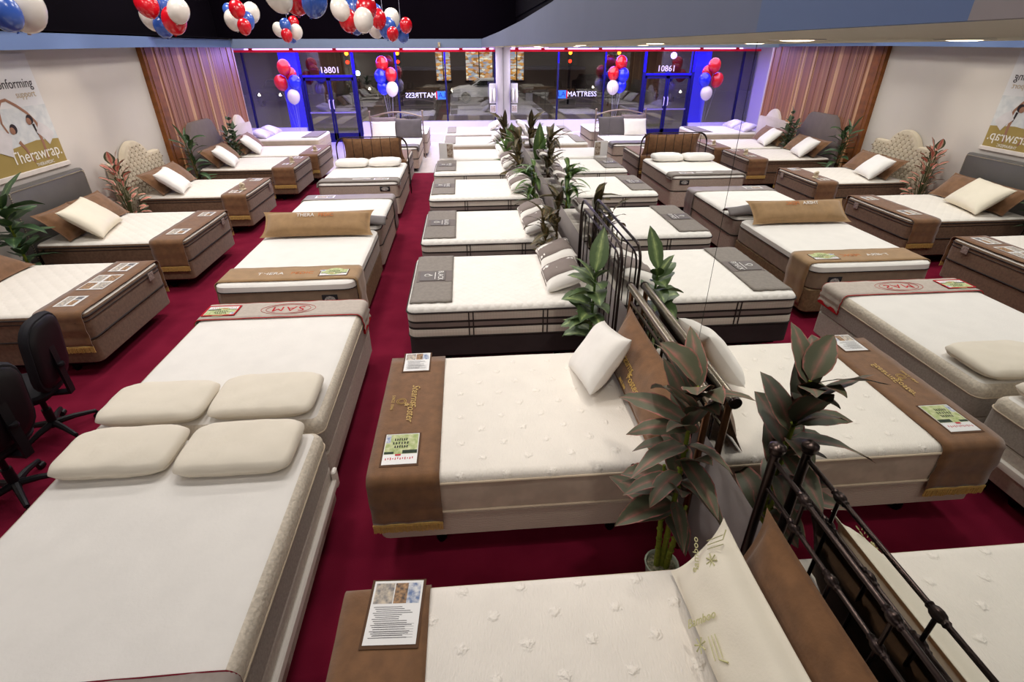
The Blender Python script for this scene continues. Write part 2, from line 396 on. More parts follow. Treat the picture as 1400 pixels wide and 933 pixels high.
for i in range(len(posts)-1):
    a, b = posts[i], posts[i+1]
    if i == 1: continue
    g = glass('window_%d' % (i+1), a, b, .5 if i == 0 else .66, ZH); struct(g)
g = glass('window_6', -9.3, -8.66, .5, ZH); struct(g)
mb = MB(); gb = MB()
for x in posts:
    w = .05 if x in (-6.86, -5.07) else .028
    mb.box(x-w, x+w, YW-.05, YW+.05, 0 if w == .05 else .5, ZH)
    if x > -8 and x < -.5: gb.box(x-w*.8, x+w*.8, YW-.062, YW-.05, 2.25 if w == .05 else 2.45, ZH)
mb.box(-9.4, 0, YW-.05, YW+.05, ZH, ZH+.02)
struct(mb.build('window_1_frame', M_navy, smooth=False))
# lit header band: red strip with white-lilac neon line
struct(MB().box(-9.4, -.24, YW-.1, YW+.05, ZH, ZH+.065).build('trim_8', mat('red_header_band', (190, 16, 40), emit=.35, var=.02), smooth=False))
struct(MB().box(-9.4, -.24, YW-.1, YW+.05, ZH+.065, 3.0).build('trim_9', mat('lilac_header_paint', (214, 196, 232), var=.02), smooth=False))
t = thing('neon_strip', 'thin white neon strip running above the windows', 'light', (0, YW-.13, 2.93))
MB().box(-8.5, -.3, -.012, .012, -.012, .012).build('tube', emat('neon_white', (225, 190, 255), 3.5), t, smooth=False)
mb = MB()
for x in (-8.3, -7.0, -5.6, -3.4, -2.2, -1.4, -.5): mb.box(x-.06, x+.06, -.03, .03, -.03, .03)
mb.build('bracket', M_red, t, smooth=False)
# LED strips on the mullion heads
for x, l in ((-6.86, 'left of the glass double door'), (-5.07, 'right of the glass double door'), (-3.64, 'behind the right balloon bunch'), (-1.97, 'left of the parked silver car')):
    w = .04 if x in (-6.86, -5.07) else .022
    o = MB().bbox(x-w, x+w, YW-.064, YW-.0505, 2.2 if w == .04 else 2.5, ZH-.01, .003).build('led_strip', M_blueglow)
    tag(o, 'glowing blue light strip on the window post '+l, 'light', 'blue light strips on the window posts')
# column just outside the door, its blue light put in as glowing colour
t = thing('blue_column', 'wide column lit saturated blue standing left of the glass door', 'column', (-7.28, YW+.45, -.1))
MB().bbox(-.31, .31, -.2, .2, 0, 3.1, .02).build('shaft', mat('blue_light_painted', (10, 10, 240), emit=1.1, var=.02), t)
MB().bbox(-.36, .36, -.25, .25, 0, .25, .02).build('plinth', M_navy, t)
# double door
t = thing('door_1', None, None, (-5.97, YW, 0)); t['kind'] = 'structure'
mb = MB()
mb.box(-.84, .85, -.05, .05, 2.08, 2.16)
mb.box(-.84, .85, -.05, .05, 0, .06)
mb.build('door_frame', M_navy, t, smooth=False)
for s in (-1, 1):
    a, b = (-.83, -.01) if s < 0 else (.01, .84)
    m = MB().box(a, a+.06, -.03, .03, .06, 2.07).box(b-.06, b, -.03, .03, .06, 2.07).box(a, b, -.03, .03, .06, .3).box(a, b, -.03, .03, 1.99, 2.07)
    d = m.build('door_leaf', M_navy, t, smooth=False)
    MB().box(a+.06, b-.06, -.004, .004, .3, 1.99).build('door_glass', M_glass, d, smooth=False)
    MB().box(a+.05, b-.05, -.075, -.05, .96, 1.0).box(a+.08, a+.11, -.06, -.03, .95, 1.01).box(b-.11, b-.08, -.06, -.03, .95, 1.01).build('push_bar', mat('lilac_steel', (170, 165, 210), metal=.6, rough=.3), d, smooth=False)
    MB().tube([(s*.07, -.03, 1.1), (s*.07, -.09, 1.12), (s*.07, -.09, 1.36), (s*.07, -.03, 1.38)], .016, 8).build('handle', M_whitemetal, d)
MB().box(-.84, .85, -.006, .006, 2.16, ZH).build('transom_glass', M_glass, t, smooth=False)
mb = MB().box(-.82, .83, -.062, -.05, 2.10, 2.15)
mb.build('led_strip', M_blueglow, t, smooth=False)
# address number on the transom, readable from the street
mb = MB(); add_text(mb, '10861', .27, T(-5.87, YW-.02, 2.30, 90, 0, 180), ext=.004)
o = mb.build('address_number', emat('number_glow', (215, 190, 255), 2.2), smooth=False); tag(o, 'glowing white number 10861 on the glass above the door, seen reversed', 'sign')
# logo decal
t = thing('window_decal', 'reversed white and blue LA MATTRESS lettering on the window glass', 'sign', (0, YW-.014, 1.5))
mb = MB(); add_text(mb, 'MATTRESS', .235, T(-2.87, 0, 0, 90, 0, 180), ext=.001, sx=.98); mb.build('lettering', mat('decal_white', (225, 225, 240), emit=.35), t, smooth=False)
MB().box(-2.29, -1.98, -.001, .001, -.13, .13).build('blue_box', mat('decal_blue', (50, 110, 215), emit=.35), t, smooth=False)
mb = MB(); add_text(mb, 'LA', .235, T(-2.13, -.004, 0, 90, 0, 180), ext=.001); mb.build('box_lettering', mat('decal_navy', (28, 50, 140)), t, smooth=False)
MB().box(-2.335, -2.30, -.001, .001, -.13, .13).build('red_bar', mat('decal_red', (200, 30, 50), emit=.2), t, smooth=False)
# white column at the far end of the mirror wall
struct(MB().bbox(-.235, .0, 19.9, 20.3, 0, 3.0, .01).build('trim_10', mat('white_column_paint', (224, 216, 222), var=.02)))
mb = MB().bbox(-.36, -.3, -.0, .02, 0, .005, .001)
t = thing('sample_display', 'wall rack holding white oval foam samples on the white column', 'display rack', (-.37, 19.84, 0))
MB().bbox(-.12, .12, 0, .03, 1.28, 1.9, .01).box(-.1, .1, -.03, 0, .98, 1.24).build('panel', mat('rack_white', (224, 220, 226)), t)
for x in (-.065, .06):
    MB().sphere((x, -.06, 1.55), .06, 10, sc=(.95, .6, 3.6)).build('sample', M_pillow, t)
MB().box(-.08, .08, -.035, -.03, 1.02, 1.2).build('leaflet', mat('leaflet_print', (150, 120, 120), rgb2=(220, 210, 205), vs=30), t, smooth=False)

# ------------------------------------------------------------------ street outside
M_asph = mat('asphalt', (52, 50, 52), rough=.6, var=.2, vs=.8)
struct(MB().box(-40, 30, YW+.06, 26, -.14, -.1).build('sidewalk', mat('concrete_walk', (92, 88, 86), var=.1, vs=1), smooth=False))
struct(MB().box(-60, 50, 26, 46, -.22, -.16).build('road', M_asph, smooth=False))
o = MB()
for i in range(9): o.box(-9+i*1.3, -8.4+i*1.3, 27, 30.5, -.158, -.154)
o.box(-40, 30, 36, 36.15, -.158, -.154)
tag(o.build('crosswalk_marking', mat('road_paint', (116, 112, 108), var=.1), smooth=False), 'pale crosswalk stripes painted on the dark street', 'road marking')
b = thing('shop_building', 'dark building across the street with brightly lit shop windows', 'building', (0, 46, -.2))
MB().box(-60, -14, 0, 6, 0, 9).box(-13, 50, 0, 6, 0, 11).build('facade', mat('night_facade', (74, 64, 60), var=.2, vs=.4), b, smooth=False)
def shopmat():
    m = bpy.data.materials.new('lit_shop_interior'); m.use_nodes = True; nt = m.node_tree; N = nt.nodes; L = nt.links; N.clear()
    tc = N.new('ShaderNodeTexCoord'); mp = N.new('ShaderNodeMapping'); mp.inputs['Scale'].default_value = (1.2, 1, 2.6); L.new(tc.outputs['Object'], mp.inputs[0])
    v = N.new('ShaderNodeTexVoronoi'); v.inputs['Scale'].default_value = 3.2; L.new(mp.outputs[0], v.inputs['Vector'])
    cr = N.new('ShaderNodeValToRGB'); e = cr.color_ramp.elements
    e[0].color = (*lin((60, 40, 26)), 1); e[1].color = (*lin((255, 236, 190)), 1); x = e.new(.45); x.color = (*lin((200, 140, 70)), 1); x = e.new(.62); x.color = (*lin((120, 130, 150)), 1)
    L.new(v.outputs['Color'], cr.inputs[0]); em = N.new('ShaderNodeEmission'); em.inputs[1].default_value = 1.7; L.new(cr.outputs[0], em.inputs[0])
    ou = N.new('ShaderNodeOutputMaterial'); L.new(em.outputs[0], ou.inputs[0]); return m
M_shop = shopmat()
for (x0, x1) in ((-3.4, -2.3), (-1.1, .95), (3.0, 4.4), (9, 12)):
    f = MB().box(x0, x1, -.06, .0, .95, 2.9).build('shop_window', M_shop, b, smooth=False)
    MB().box((x0+x1)/2-.04, (x0+x1)/2+.04, -.09, -.06, .95, 2.9).box(x0-.08, x1+.08, -.1, -.06, .85, .95).box(x0-.08, x1+.08, -.1, -.06, 2.9, 3.0).build('window_bar', M_black, f, smooth=False)
MB().box(-30, -20, -.5, 0, 2.9, 3.3).box(2, 6, -.6, 0, 3.1, 3.5).build('awning', mat('night_awning', (60, 36, 34)), b, smooth=False)
def car(name, label, loc, rz, paint, group=None, lights=1.0):
    t = thing(name, label, 'car', loc, rz, group)
    L_, W_ = 4.5, 1.8
    side = [(-2.2, .35), (-2.25, .75), (-1.7, .92), (-1.0, 1.0), (-.35, 1.38), (.9, 1.4), (1.6, 1.02), (2.15, .92), (2.25, .6), (2.2, .35)]
    m = MB(); n = len(side)
    secs = [(-.9, .9, 0), (-.86, 1, 0), (.86, 1, 0), (.9, .9, 0)]
    o0 = len(m.v)
    for (yy, s, _) in ((-.9, .94, 0), (-.8, 1, 0), (.8, 1, 0), (.9, .94, 0)):
        for (x, z) in side:
            k = 1 if z < .95 else .82
            m.v.append((x*s, yy*k, z))
    for j in range(3):
        for i in range(n): m.f.append((o0+j*n+i, o0+j*n+(i+1) % n, o0+(j+1)*n+(i+1) % n, o0+(j+1)*n+i)); m.m.append(0)
    m.f.append(tuple(range(o0, o0+n))); m.m.append(0); m.f.append(tuple(range(o0+3*n, o0+4*n))[::-1]); m.m.append(0)
    body = m.build('body', paint, t, ang=50)
    g = MB()
    for s in (-1, 1): g.add([(-.9, s*.775, 1.02), (1.35, s*.775, 1.02), (.85, s*.70, 1.33), (-.35, s*.70, 1.32)], [(0, 1, 2, 3)])
    g.add([(-1.02, -.66, 1.03), (-1.02, .66, 1.03), (-.42, .6, 1.36), (-.42, -.6, 1.36)], [(0, 1, 2, 3)])
    g.xf(Matrix.Translation((-.02, 0, 0)) @ Matrix.Diagonal((1.0, 1.04, 1, 1)))
    g.build('windscreen', mat('car_glass', (16, 18, 24), rough=.1, spec=.8), t, smooth=False)
    for sx in (-1.4, 1.4):
        for sy in (-.82, .82):
            w = MB().lathe([(.05, -.11), (.3, -.11), (.33, -.08), (.33, .08), (.3, .11), (.05, .11)], (sx, sy, .33), 18, axis='y'); ww = w.build('wheel', M_black, t)
            MB().lathe([(.02, 0), (.2, 0), (.19, .03), (.02, .04)], (sx, sy+(.1 if sy > 0 else -.14), .33), 12, axis='y').build('hubcap', M_nickel, ww)
    for s in (-.62, .62):
        MB().sphere((-2.2, s, .68), .1, 10, sc=(.5, 1.4, .9)).build('headlight', emat('headlight', (255, 240, 215), 14*lights), t)
        MB().sphere((2.22, s, .78), .08, 8, sc=(.5, 1.4, .9)).build('tail_light', emat('tail_light', (255, 60, 30), 3), t)
    return t
M_silver = mat('silver_car_paint', (190, 194, 204), rough=.3, metal=.15, var=.02)
car('car', 'silver car waiting on the street outside the right window', (.1, 38.4, -.16), R(4), M_silver)
M_dkcar = mat('dark_car_paint', (30, 30, 36), rough=.3, metal=.5, var=.02)
car('car', 'dark car with bright headlights behind the left balloon bunch', (-12.9, 38.0, -.16), R(88), M_dkcar, lights=1.2)
car('car', 'distant car with headlights right of the door number', (-8.2, 43, -.16), R(84), M_dkcar, lights=1.6)
def signal(label, loc):
    t = thing('traffic_light', label, 'traffic light', loc)
    MB().tube([(0, 0, 0), (0, 0, 3.1)], [.08, .06], 10).build('pole', M_black, t)
    MB().bbox(-.15, .15, -.12, .12, 2.15, 3.15, .02).build('housing', M_black, t)
    MB().sphere((0, -.13, 2.9), .11, 10, sc=(1, .5, 1)).build('amber_lamp', emat('amber', (255, 130, 30), 9), t)
    MB().sphere((0, -.13, 2.45), .1, 10, sc=(1, .5, 1)).build('red_lamp', emat('signal_red', (255, 40, 16), 7), t)
signal('traffic light with amber and red lamps beyond the glass door', (-8.0, 35.2, -.2))
signal('traffic light with amber and red lamps beyond the right balloon bunch', (-5.2, 36, -.2))
t = thing('street_lamp', 'street lamp shining blue-white between the door and the right balloons', 'street lamp', (-7.4, 34.5, -.2))
MB().tube([(0, 0, 0), (0, 0, 1.8)], .05, 8).build('pole', M_black, t)
MB().sphere((0, 0, 1.9), .13, 10).build('lamp', emat('lamp_blue_white', (190, 225, 255), 16), t)

# ------------------------------------------------------------------ beds
def bed(label, x, y, rz, w, l, style, top=.70, x2=None, frame=True, r=.09, group=None, zoff=0):
    t = thing('bed', label, 'bed', (x, y, 0), rz, group)
    S = style
    z1 = top
    def cap(z): return [(.0, z-.05), (.008, z-.022), (.03, z-.004), (.06, z), (.16, z+.006), (.34, z+.008)]
    sub = 6
    if S == 'black':
        h = [.365, .44, .452, .50, .512, .59, .60]
        zb = z1-.335
        rings = [(.02, zb), (0, zb+.015), (0, zb+.095), (.008, zb+.105), (.008, zb+.112), (0, zb+.12), (0, zb+.165), (.008, zb+.172), (.008, zb+.18), (0, zb+.188), (0, z1-.052)]
        mis = [0, 0, 2, 2, 2, 1, 2, 2, 2, 0]
        rings += [(.008, z1-.03), (.03, z1-.006), (.06, z1), (.16, z1+.006), (.34, z1+.008)]; mis += [3]*5
        m = MB().loft(w, l, r, rings, mis=mis, sub=sub, wob=.006)
        ma = m.build('mattress', [M_checkside, M_greyband, M_dpipe, M_quilt2], t)
        p = MB().tube(m.ring(w, l, r, -.004, z1-.055, (0, 0), 4, 6), .009, 6, closed=True)
        p.tube(m.ring(w, l, r, -.002, zb+.01, (0, 0), 4, 6), .008, 6, closed=True); p.build('piping', M_dpipe, ma)
        q = MB()
        for f in (-.17, .22):
            for s in (-1, 1):
                for d in (-.022, .022): q.box(s*(w/2+.001)-.006, s*(w/2+.001)+.006, f*l+d-.006, f*l+d+.006, zb+.02, z1-.06)
        q.build('vertical_trim', M_dpipe, ma, smooth=False)
        fz0, fz1, fm = .15, zb, M_charcoal
    elif S in ('cream', 'suede'):
        side = M_damask if S == 'cream' else M_suede_side
        topm = M_tuft if S == 'cream' else M_quilt
        zb = z1-.30
        rings = [(.02, zb), (0, zb+.02), (-.004, zb+.12), (0, z1-.052)]+cap(z1)
        mis = [0]*3+([1]*6 if S == 'cream' else [0, 0]+[1]*4)
        m = MB().loft(w, l, r, rings, mis=mis, sub=sub, wob=.006)
        ma = m.build('mattress', [side, topm], t)
        p = MB().tube(m.ring(w, l, r, -.003, z1-.05, (0, 0), 4, 6), .008, 6, closed=True)
        p.tube(m.ring(w, l, r, -.002, zb+.015, (0, 0), 4, 6), .008, 6, closed=True)
        if S == 'suede': p.tube(m.ring(w, l, r, -.003, z1-.095, (0, 0), 4, 6), .005, 6, closed=True)
        p.build('piping', M_cpipe if S == 'cream' else M_dpipe, ma)
        fz0, fz1, fm = (.19, zb, M_damask2) if S == 'cream' else (.15, zb, M_suede_side)
    elif S == 'grey':
        zb = z1-.30
        rings = [(.02, zb), (0, zb+.02), (0, z1-.11), (.0, z1-.10)]+[(.004, z1-.05), (.02, z1-.02), (.045, z1-.004), (.09, z1), (.2, z1+.004), (.36, z1+.006)]
        mis = [0, 0, 2]+[2, 2, 2, 1, 1, 1]
        m = MB().loft(w, l, r, rings, mis=mis, sub=sub, wob=.004)
        ma = m.build('mattress', [M_greyknit, M_white_top, M_boucle], t)
        p = MB().tube(m.ring(w, l, r, -.002, z1-.105, (0, 0), 4, 6), .005, 6, closed=True); p.build('piping', M_cpipe, ma)
        fz0, fz1, fm = .14, zb, mat('pale_grey_foundation', (200, 190, 180), var=.08, vs=50, bump=.4, bs=120)
    elif S == 'tan':
        zb = z1-.30
        rings = [(.02, zb), (0, zb+.02), (0, z1-.085), (.0, z1-.08)]+cap(z1)[1:]
        mis = [0, 0, 2]+[1]*5
        m = MB().loft(w, l, .12, rings, mis=mis, sub=sub, wob=.005)
        ma = m.build('mattress', [M_taupe, M_white_top, M_dpipe], t)
        MB().tube(m.ring(w, l, .12, -.002, z1-.082, (0, 0), 4, 6), .006, 6, closed=True).build('piping', M_dpipe, ma)
        fz0, fz1, fm = .1, zb, M_tanside
    elif S == 'slate':
        zb = z1-.30
        rings = [(.02, zb), (0, zb+.02), (0, z1-.052)]+cap(z1)
        m = MB().loft(w, l, r, rings, mis=[0, 0]+[1]*6, sub=sub, wob=.006)
        ma = m.build('mattress', [mat('greige_knit_side', (182, 166, 152), var=.08, vs=40, bump=.4, bs=90), M_quilt2], t)
        p = MB().tube(m.ring(w, l, r, -.003, z1-.05, (0, 0), 4, 6), .008, 6, closed=True).tube(m.ring(w, l, r, -.002, zb+.01, (0, 0), 4, 6), .008, 6, closed=True).build('piping', M_dpipe, ma)
        fz0, fz1, fm = .1, zb, mat('greige_foundation', (192, 176, 162), var=.08, vs=40, bump=.4, bs=90)
    elif S == 'plush':
        zb = z1-.30
        rings = [(.02, zb), (0, zb+.02), (0, z1-.16), (.012, z1-.15), (.0, z1-.138), (0, z1-.052)]+cap(z1)
        m = MB().loft(w, l, r, rings, mis=[0, 0, 0, 0, 0]+[1]*6, sub=sub, wob=.006)
        ma = m.build('mattress', [mat('oat_border', (196, 180, 160), var=.05, bump=.3, bs=60), M_white_top], t)
        fz0, fz1, fm = .12, zb, mat('oat_foundation', (176, 160, 144), var=.05, bump=.3, bs=60)
    MB().loft(w-.01, l-.01, r*.7, [(.012, fz0), (0, fz0+.012), (0, fz1-.012), (.012, fz1)], sub=2).build('box_spring', fm, t)
    if frame:
        MB().box(-w/2+.05, w/2-.05, -l/2+.12, l/2-.05, fz0-.035, fz0-.002).build('frame', M_black, t, smooth=False)
        for sx in (-1, 1):
            for sy in (-1, 1):
                X, Y = sx*(w/2-.14), sy*(l/2-.38)
                MB().lathe([(.018, fz0-.03), (.018, .07), (.036, .065), (.036, .03), (.022, .0), (0, .0)], (X, Y, 0), 10).build('leg', M_black, t)
    return t

def throw(name, label, parent_loc, rz, w, l0, l1, top, dropa, dropb, m, fringe=True, group=None, cat='throw', th=.008, edge=None):
    """strip lying across a bed; local x = across the bed, y from l0 to l1; hangs down by dropa at -x side, dropb at +x side"""
    t = thing(name, label, cat, parent_loc, rz, group)
    hw = w/2+.012
    def prof(drop, s):
        p = []
        if drop > 0:
            n = 7
            for i in range(n+1): p.append((s*(hw+.006*math.sin(i*1.7)), top-.06-drop*(1-i/n)+0))
            for a in range(1, 6):
                an = a/6*PI/2; p.append((s*(hw-.06+.06*math.cos(an)), top-.05+.062*math.sin(an)))
        return p
    left = prof(dropa, -1); right = prof(dropb, 1)[::-1]
    xa = -hw+.07 if dropa > 0 else -w/2+.03; xb = hw-.07 if dropb > 0 else w/2-.03
    mid = [(xa+(xb-xa)*i/14, top+.013+.002*math.sin(i*2.1)) for i in range(15)]
    P = left+mid+right
    ny = 6
    def fn(u, v):
        k = u*(len(P)-1); i = min(int(k+1e-6), len(P)-2); f = k-i
        x = P[i][0]*(1-f)+P[i+1][0]*f; z = P[i][1]*(1-f)+P[i+1][1]*f
        y = l0+(l1-l0)*v
        hang = max(0, top-z)
        return (x+(.007*math.sin(y*34+z*5) if hang > .08 else 0)*(1 if x > 0 else -1), y+.01*hang*math.sin(3*z), z+.0025*noise.noise(Vector((x*5, y*7, 2))))
    cl = MB().grid(fn, len(P)-1, ny).build('cloth', m, t, sol=th, ang=80)
    if fringe:
        for s, d, drop in ((-1, 'a', dropa), (1, 'b', dropb)):
            if drop <= 0: continue
            zb = top-.06-drop; f = MB()
            hw2 = hw+.009; f.box(s*hw2-.004, s*hw2+.004, l0, l1, zb-.006, zb+.012)
            n = int(abs(l1-l0)/.0085)
            for i in range(n):
                y = l0+(l1-l0)*(i+.5)/n; h = .052+.008*random.random(); dx = .004*random.uniform(-1, 1)
                f.box(s*hw2-.004+dx, s*hw2+.004+dx, y-.003, y+.003, zb-h, zb)
            f.build('fringe', M_gold, t, smooth=False)
    if edge:
        f = MB(); 
        for yy in (l0, l1):
            f.tube([Vector(fn(u/30, 0 if yy == l0 else 1))+Vector((0, 0, .002)) for u in range(31)], .0045, 5)
        for s, drop in ((-1, dropa), (1, dropb)):
            if drop > 0: f.box(s*hw-.008, s*hw+.008, l0, l1, top-.06-drop-.016, top-.06-drop+.022)
        f.build('red_edging', edge, t)
    return t

def flyer(label, x, y, z, rz, w, h, kind=0, group='information sheets lying on the beds', tilt=0):
    t = thing('flyer', label, 'flyer', (x, y, z), rz, group)
    if tilt: t.rotation_euler = (tilt, 0, rz)
    MB().box(-w/2, w/2, -h/2, h/2, 0, .002).build('sheet', M_paper, t, smooth=False)
    m = MB(); e = .0024
    def q(x0, x1, y0, y1, mi, zz=e): m.add([(x0*w, y0*h, zz), (x1*w, y0*h, zz), (x1*w, y1*h, zz), (x0*w, y1*h, zz)], [(0, 1, 2, 3)], mi)
    ink = mat('printed_text', (120, 118, 120), var=.05); pho = mat('printed_photo', (130, 128, 130), rgb2=(214, 200, 180), vs=40); pho2 = mat('printed_photo_blue', (110, 130, 170), rgb2=(225, 225, 225), vs=40)
    grn = mat('printed_green', (160, 176, 112), rgb2=(206, 208, 164), vs=30); drk = mat('printed_dark', (52, 66, 52), var=.2, vs=40); rd = mat('printed_red', (200, 70, 80)); blk = mat('printed_ink', (40, 44, 42))
    if kind == 0:
        q(-.46, -.08, .12, .46, 1); q(-.06, .2, .12, .46, 2); q(.2, .46, .12, .46, 3)
        for i in range(16):
            yy = .06-i*.031; q(-.42+.03*(i % 3), .1+.3*random.random(), yy, yy+.011, 0)
        for i in range(6): q(-.34, .42, -.2-.04*i, -.196-.04*i, 0)
    elif kind == 1:
        q(-.48, .48, -.18, .48, 4); q(-.48, -.2, -.17, -.10, 5, e*1.3); q(.05, .48, -.17, -.06, 5, e*1.3); q(-.48, -.34, .2, .46, 3, e*1.15)
        n = 24; m.add([(math.cos(2*PI*i/n)*w*.36, h*.16+math.sin(2*PI*i/n)*w*.34, e*1.2) for i in range(n)], [tuple(range(n))], 4)
        for i, (a, b_) in enumerate(((-.22, .18), (-.26, .24), (-.2, .22))):
            for k in range(6):
                xx = a+(b_-a)*k/6; q(xx, xx+.035, .26-.12*i, .34-.12*i, 7, e*1.5)
                q(xx, xx+.055, .26-.12*i+.03*(k % 3), .275-.12*i+.03*(k % 3), 7, e*1.5)
        q(-.15, .02, -.24, -.18, 6, e*1.6)
        for i in range(12): q(-.42+.07*i, -.39+.07*i, -.36+.02*(i % 2), -.30+.01*(i % 3), 6)
    elif kind == 2:
        for a in (-1, 1):
            for b_ in (-1, 1): q(min(a*.04, a*.45), max(a*.04, a*.45), min(b_*.05, b_*.46), max(b_*.05, b_*.46), 1 if a*b_ > 0 else 2)
    else:
        q(-.45, .45, .05, .42, 1); q(-.4, .1, -.35, -.05, 2); q(.14, .42, -.38, -.05, 0)
    m.build('print', [ink, pho, mat('printed_photo_warm', (190, 150, 110), rgb2=(90, 80, 76), vs=50), pho2, grn, drk, rd, blk], t, smooth=False)
    if kind in (0, 1) and w > .17: MB().box(-w/2-.012, w/2+.012, -h/2-.016, h/2+.008, -.002, -.0002).build('sleeve', mat('brown_sleeve', (92, 64, 44)), t, smooth=False)
    return t

def pillow(name, label, loc, rot, w, h, t_, m, pointy=1, group=None, cat='pillow', extra=None, fl=0, nu=22, nv=16, seam=None):
    """soft pillow: lies in its local xy plane, thickness along z; fl = width of a flat flange"""
    t = thing(name, label, cat, loc, 0, group); t.rotation_euler = rot
    sd = random.uniform(0, 50)
    def fn(sgn):
        def g(u, v):
            a, b = 2*u-1, 2*v-1
            a = math.sin(a*PI/2)*.55+a*.45; b = math.sin(b*PI/2)*.55+b*.45
            pin = 1-.07*pointy*(1-abs(a)**3)*abs(b)**2; pin2 = 1-.07*pointy*(1-abs(b)**3)*abs(a)**2
            x = a*w/2*pin2; y = b*h/2*pin
            if not pointy:
                k = (abs(a)**6+abs(b)**6)**(1/6) if (a or b) else 1
                k2 = max(abs(a), abs(b)); s_ = k2/k if k > 1e-6 else 1; x *= .15+.85*s_; y *= .15+.85*s_
            fa, fb = a, b
            if fl: fa = max(-1, min(1, a*(1+2.2*fl/w))); fb = max(-1, min(1, b*(1+2.2*fl/h)))
            th = ((max(0, 1-fa**4))*(max(0, 1-fb**4)))**(.5 if pointy else .32)
            z = sgn*(t_/2*th+.0015)
            z += .010*th*noise.noise(Vector((x*9+sd, y*9, sgn*3)))+(.008*th*math.sin(x*24+sd)*abs(b)**3 if pointy else 0)
            return (x, y, z)
        return g
    MBo = MB().grid(fn(1), nu, nv)
    n0 = len(MBo.v); MBo.grid(fn(-1), nu, nv)
    # stitch the rim
    W = nu+1
    rim = [i for i in range(nu+1)]+[j*W+nu for j in range(1, nv+1)]+[nv*W+i for i in range(nu-1, -1, -1)]+[j*W for j in range(nv-1, 0, -1)]
    for k in range(len(rim)):
        a, b = rim[k], rim[(k+1) % len(rim)]; MBo.f.append((a, b, b+n0, a+n0)); MBo.m.append(0)
    body = MBo.build('cover', m, t, ang=75)
    if seam:
        MB().tube([Vector(MBo.v[i]) for i in rim], .0045, 5, closed=True).build('piping', seam, t)
    if extra: extra(t, lambda x, y: Vector(fn(1)(.5+x/w, .5+y/h)))
    return t

# ---- middle row against the mirror: heads at the mirror, feet on the aisle
HB_X = -.10
def cbed(label, y0, y1, style, xf=-2.03, top=.70, **k):
    l = HB_X-xf
    return bed(label, (HB_X+xf)/2, (y0+y1)/2, -PI/2, y1-y0, l, style, top, **k)
cbed('cream tufted bed nearest the mirror corner, cut off by the bottom of the photo', .14, 1.665, 'cream', xf=-2.01, top=.69)
cbed('cream tufted bed under the brown gold-lettered throw, beside the mirror', 2.37, 3.80, 'cream', xf=-2.03, top=.70)
cbed('white bed with black-edged grey and cream sides on a charcoal base, beside the mirror', 4.72, 6.22, 'black', top=.71)
cbed('white black-edged bed directly behind the charcoal-based one, second grey towel', 6.83, 8.34, 'black', top=.69)
cbed('white black-edged bed, third with a grey towel counting from the camera', 9.2, 10.72, 'black', xf=-2.05, top=.68)
cbed('white black-edged bed, fourth with a grey towel counting from the camera', 11.25, 12.66, 'black', xf=-2.06, top=.68)
cbed('white bed carrying the standing brochure, far along the mirror', 12.88, 14.24, 'plush', xf=-2.02, top=.68)
cbed('cream bed second from the window ledge along the mirror', 14.95, 16.5, 'plush', xf=-1.99, top=.68)
cbed('cream bed closest to the window ledge along the mirror', 17.0, 18.6, 'plush', xf=-1.97, top=.68)
# ---- centre row
bed('large white bed with four-pillow end on a white rail base, bottom left', -3.14, 1.84, 0, 1.50, 2.0, 'grey', .75, r=.07)
bed('white bed with grey sides and red-edged throw, joined head to head with the nearest bed', -3.22, 3.97, PI, 1.54, 1.98, 'grey', .70, r=.07)
bed('white bed with tan velour sides and tan throw', -3.42, 6.46, 0, 1.52, 1.96, 'tan', .70)
bed('white bed with greige sides behind the tan bolster pillow', -3.42, 8.52, 0, 1.52, 1.94, 'slate', .70)
bed('white bed with greige sides in front of the brown sham and rounded metal headboard', -3.45, 11.36, 0, 1.52, 2.0, 'slate', .72)
bed('brown-sided bed standing crosswise behind the rounded metal headboard', -3.48, 13.4, -PI/2, 1.44, 1.52, 'suede', .70)
bed('white bed with dark-edged mattress in front of the arched iron headboard', -3.4, 15.85, 0, 1.5, 1.98, 'slate', .64)
bed('white bed with blue-grey side behind the arched iron headboard by the window', -3.3, 18.05, 0, 1.52, 1.7, 'slate', .70)
# white rail of the adjustable base
t = thing('bed_rail', 'long white metal rail along the side of the nearest bed', 'bed rail', (-2.37, 1.84, 0))
MB().bbox(-.025, .01, -.95, .97, .29, .36, .01).build('rail', M_whitemetal, t)
MB().bbox(-.02, .012, .93, 1.0, .27, .42, .01).build('end_cap', M_whitemetal, t)
for yy in (-.8, .8): MB().tube([(-.1, yy, .0), (-.1, yy, .3), (-.01, yy, .31)], .014, 8).build('leg', M_black, t)
# ---- left wall row: heads at the left wall
def lbed(label, y0, y1, xf, xh=-7.1, style='suede', top=.70, **k):
    return bed(label, (xf+xh)/2, (y0+y1)/2, PI/2, y1-y0, xf-xh, style, top, **k)
lbed('brown-sided bed with three information sheets on its throw, at the left edge', 4.9, 6.38, -5.16)
lbed('brown-sided bed in front of the grey leather headboard', 7.12, 8.66, -5.2)
lbed('brown-sided bed in front of the beige button-tufted headboard', 9.62, 11.06, -5.25)
lbed('brown-sided bed in front of the grey angular headboard', 12.0, 13.45, -5.08, xh=-7.06)
lbed('brown-sided bed in front of the pale curved headboard', 13.6, 15.1, -4.95, xh=-7.06)
lbed('white layered bed without throw in the window corner on the left', 16.0, 17.6, -5.5, xh=-7.5, style='plush', top=.74)

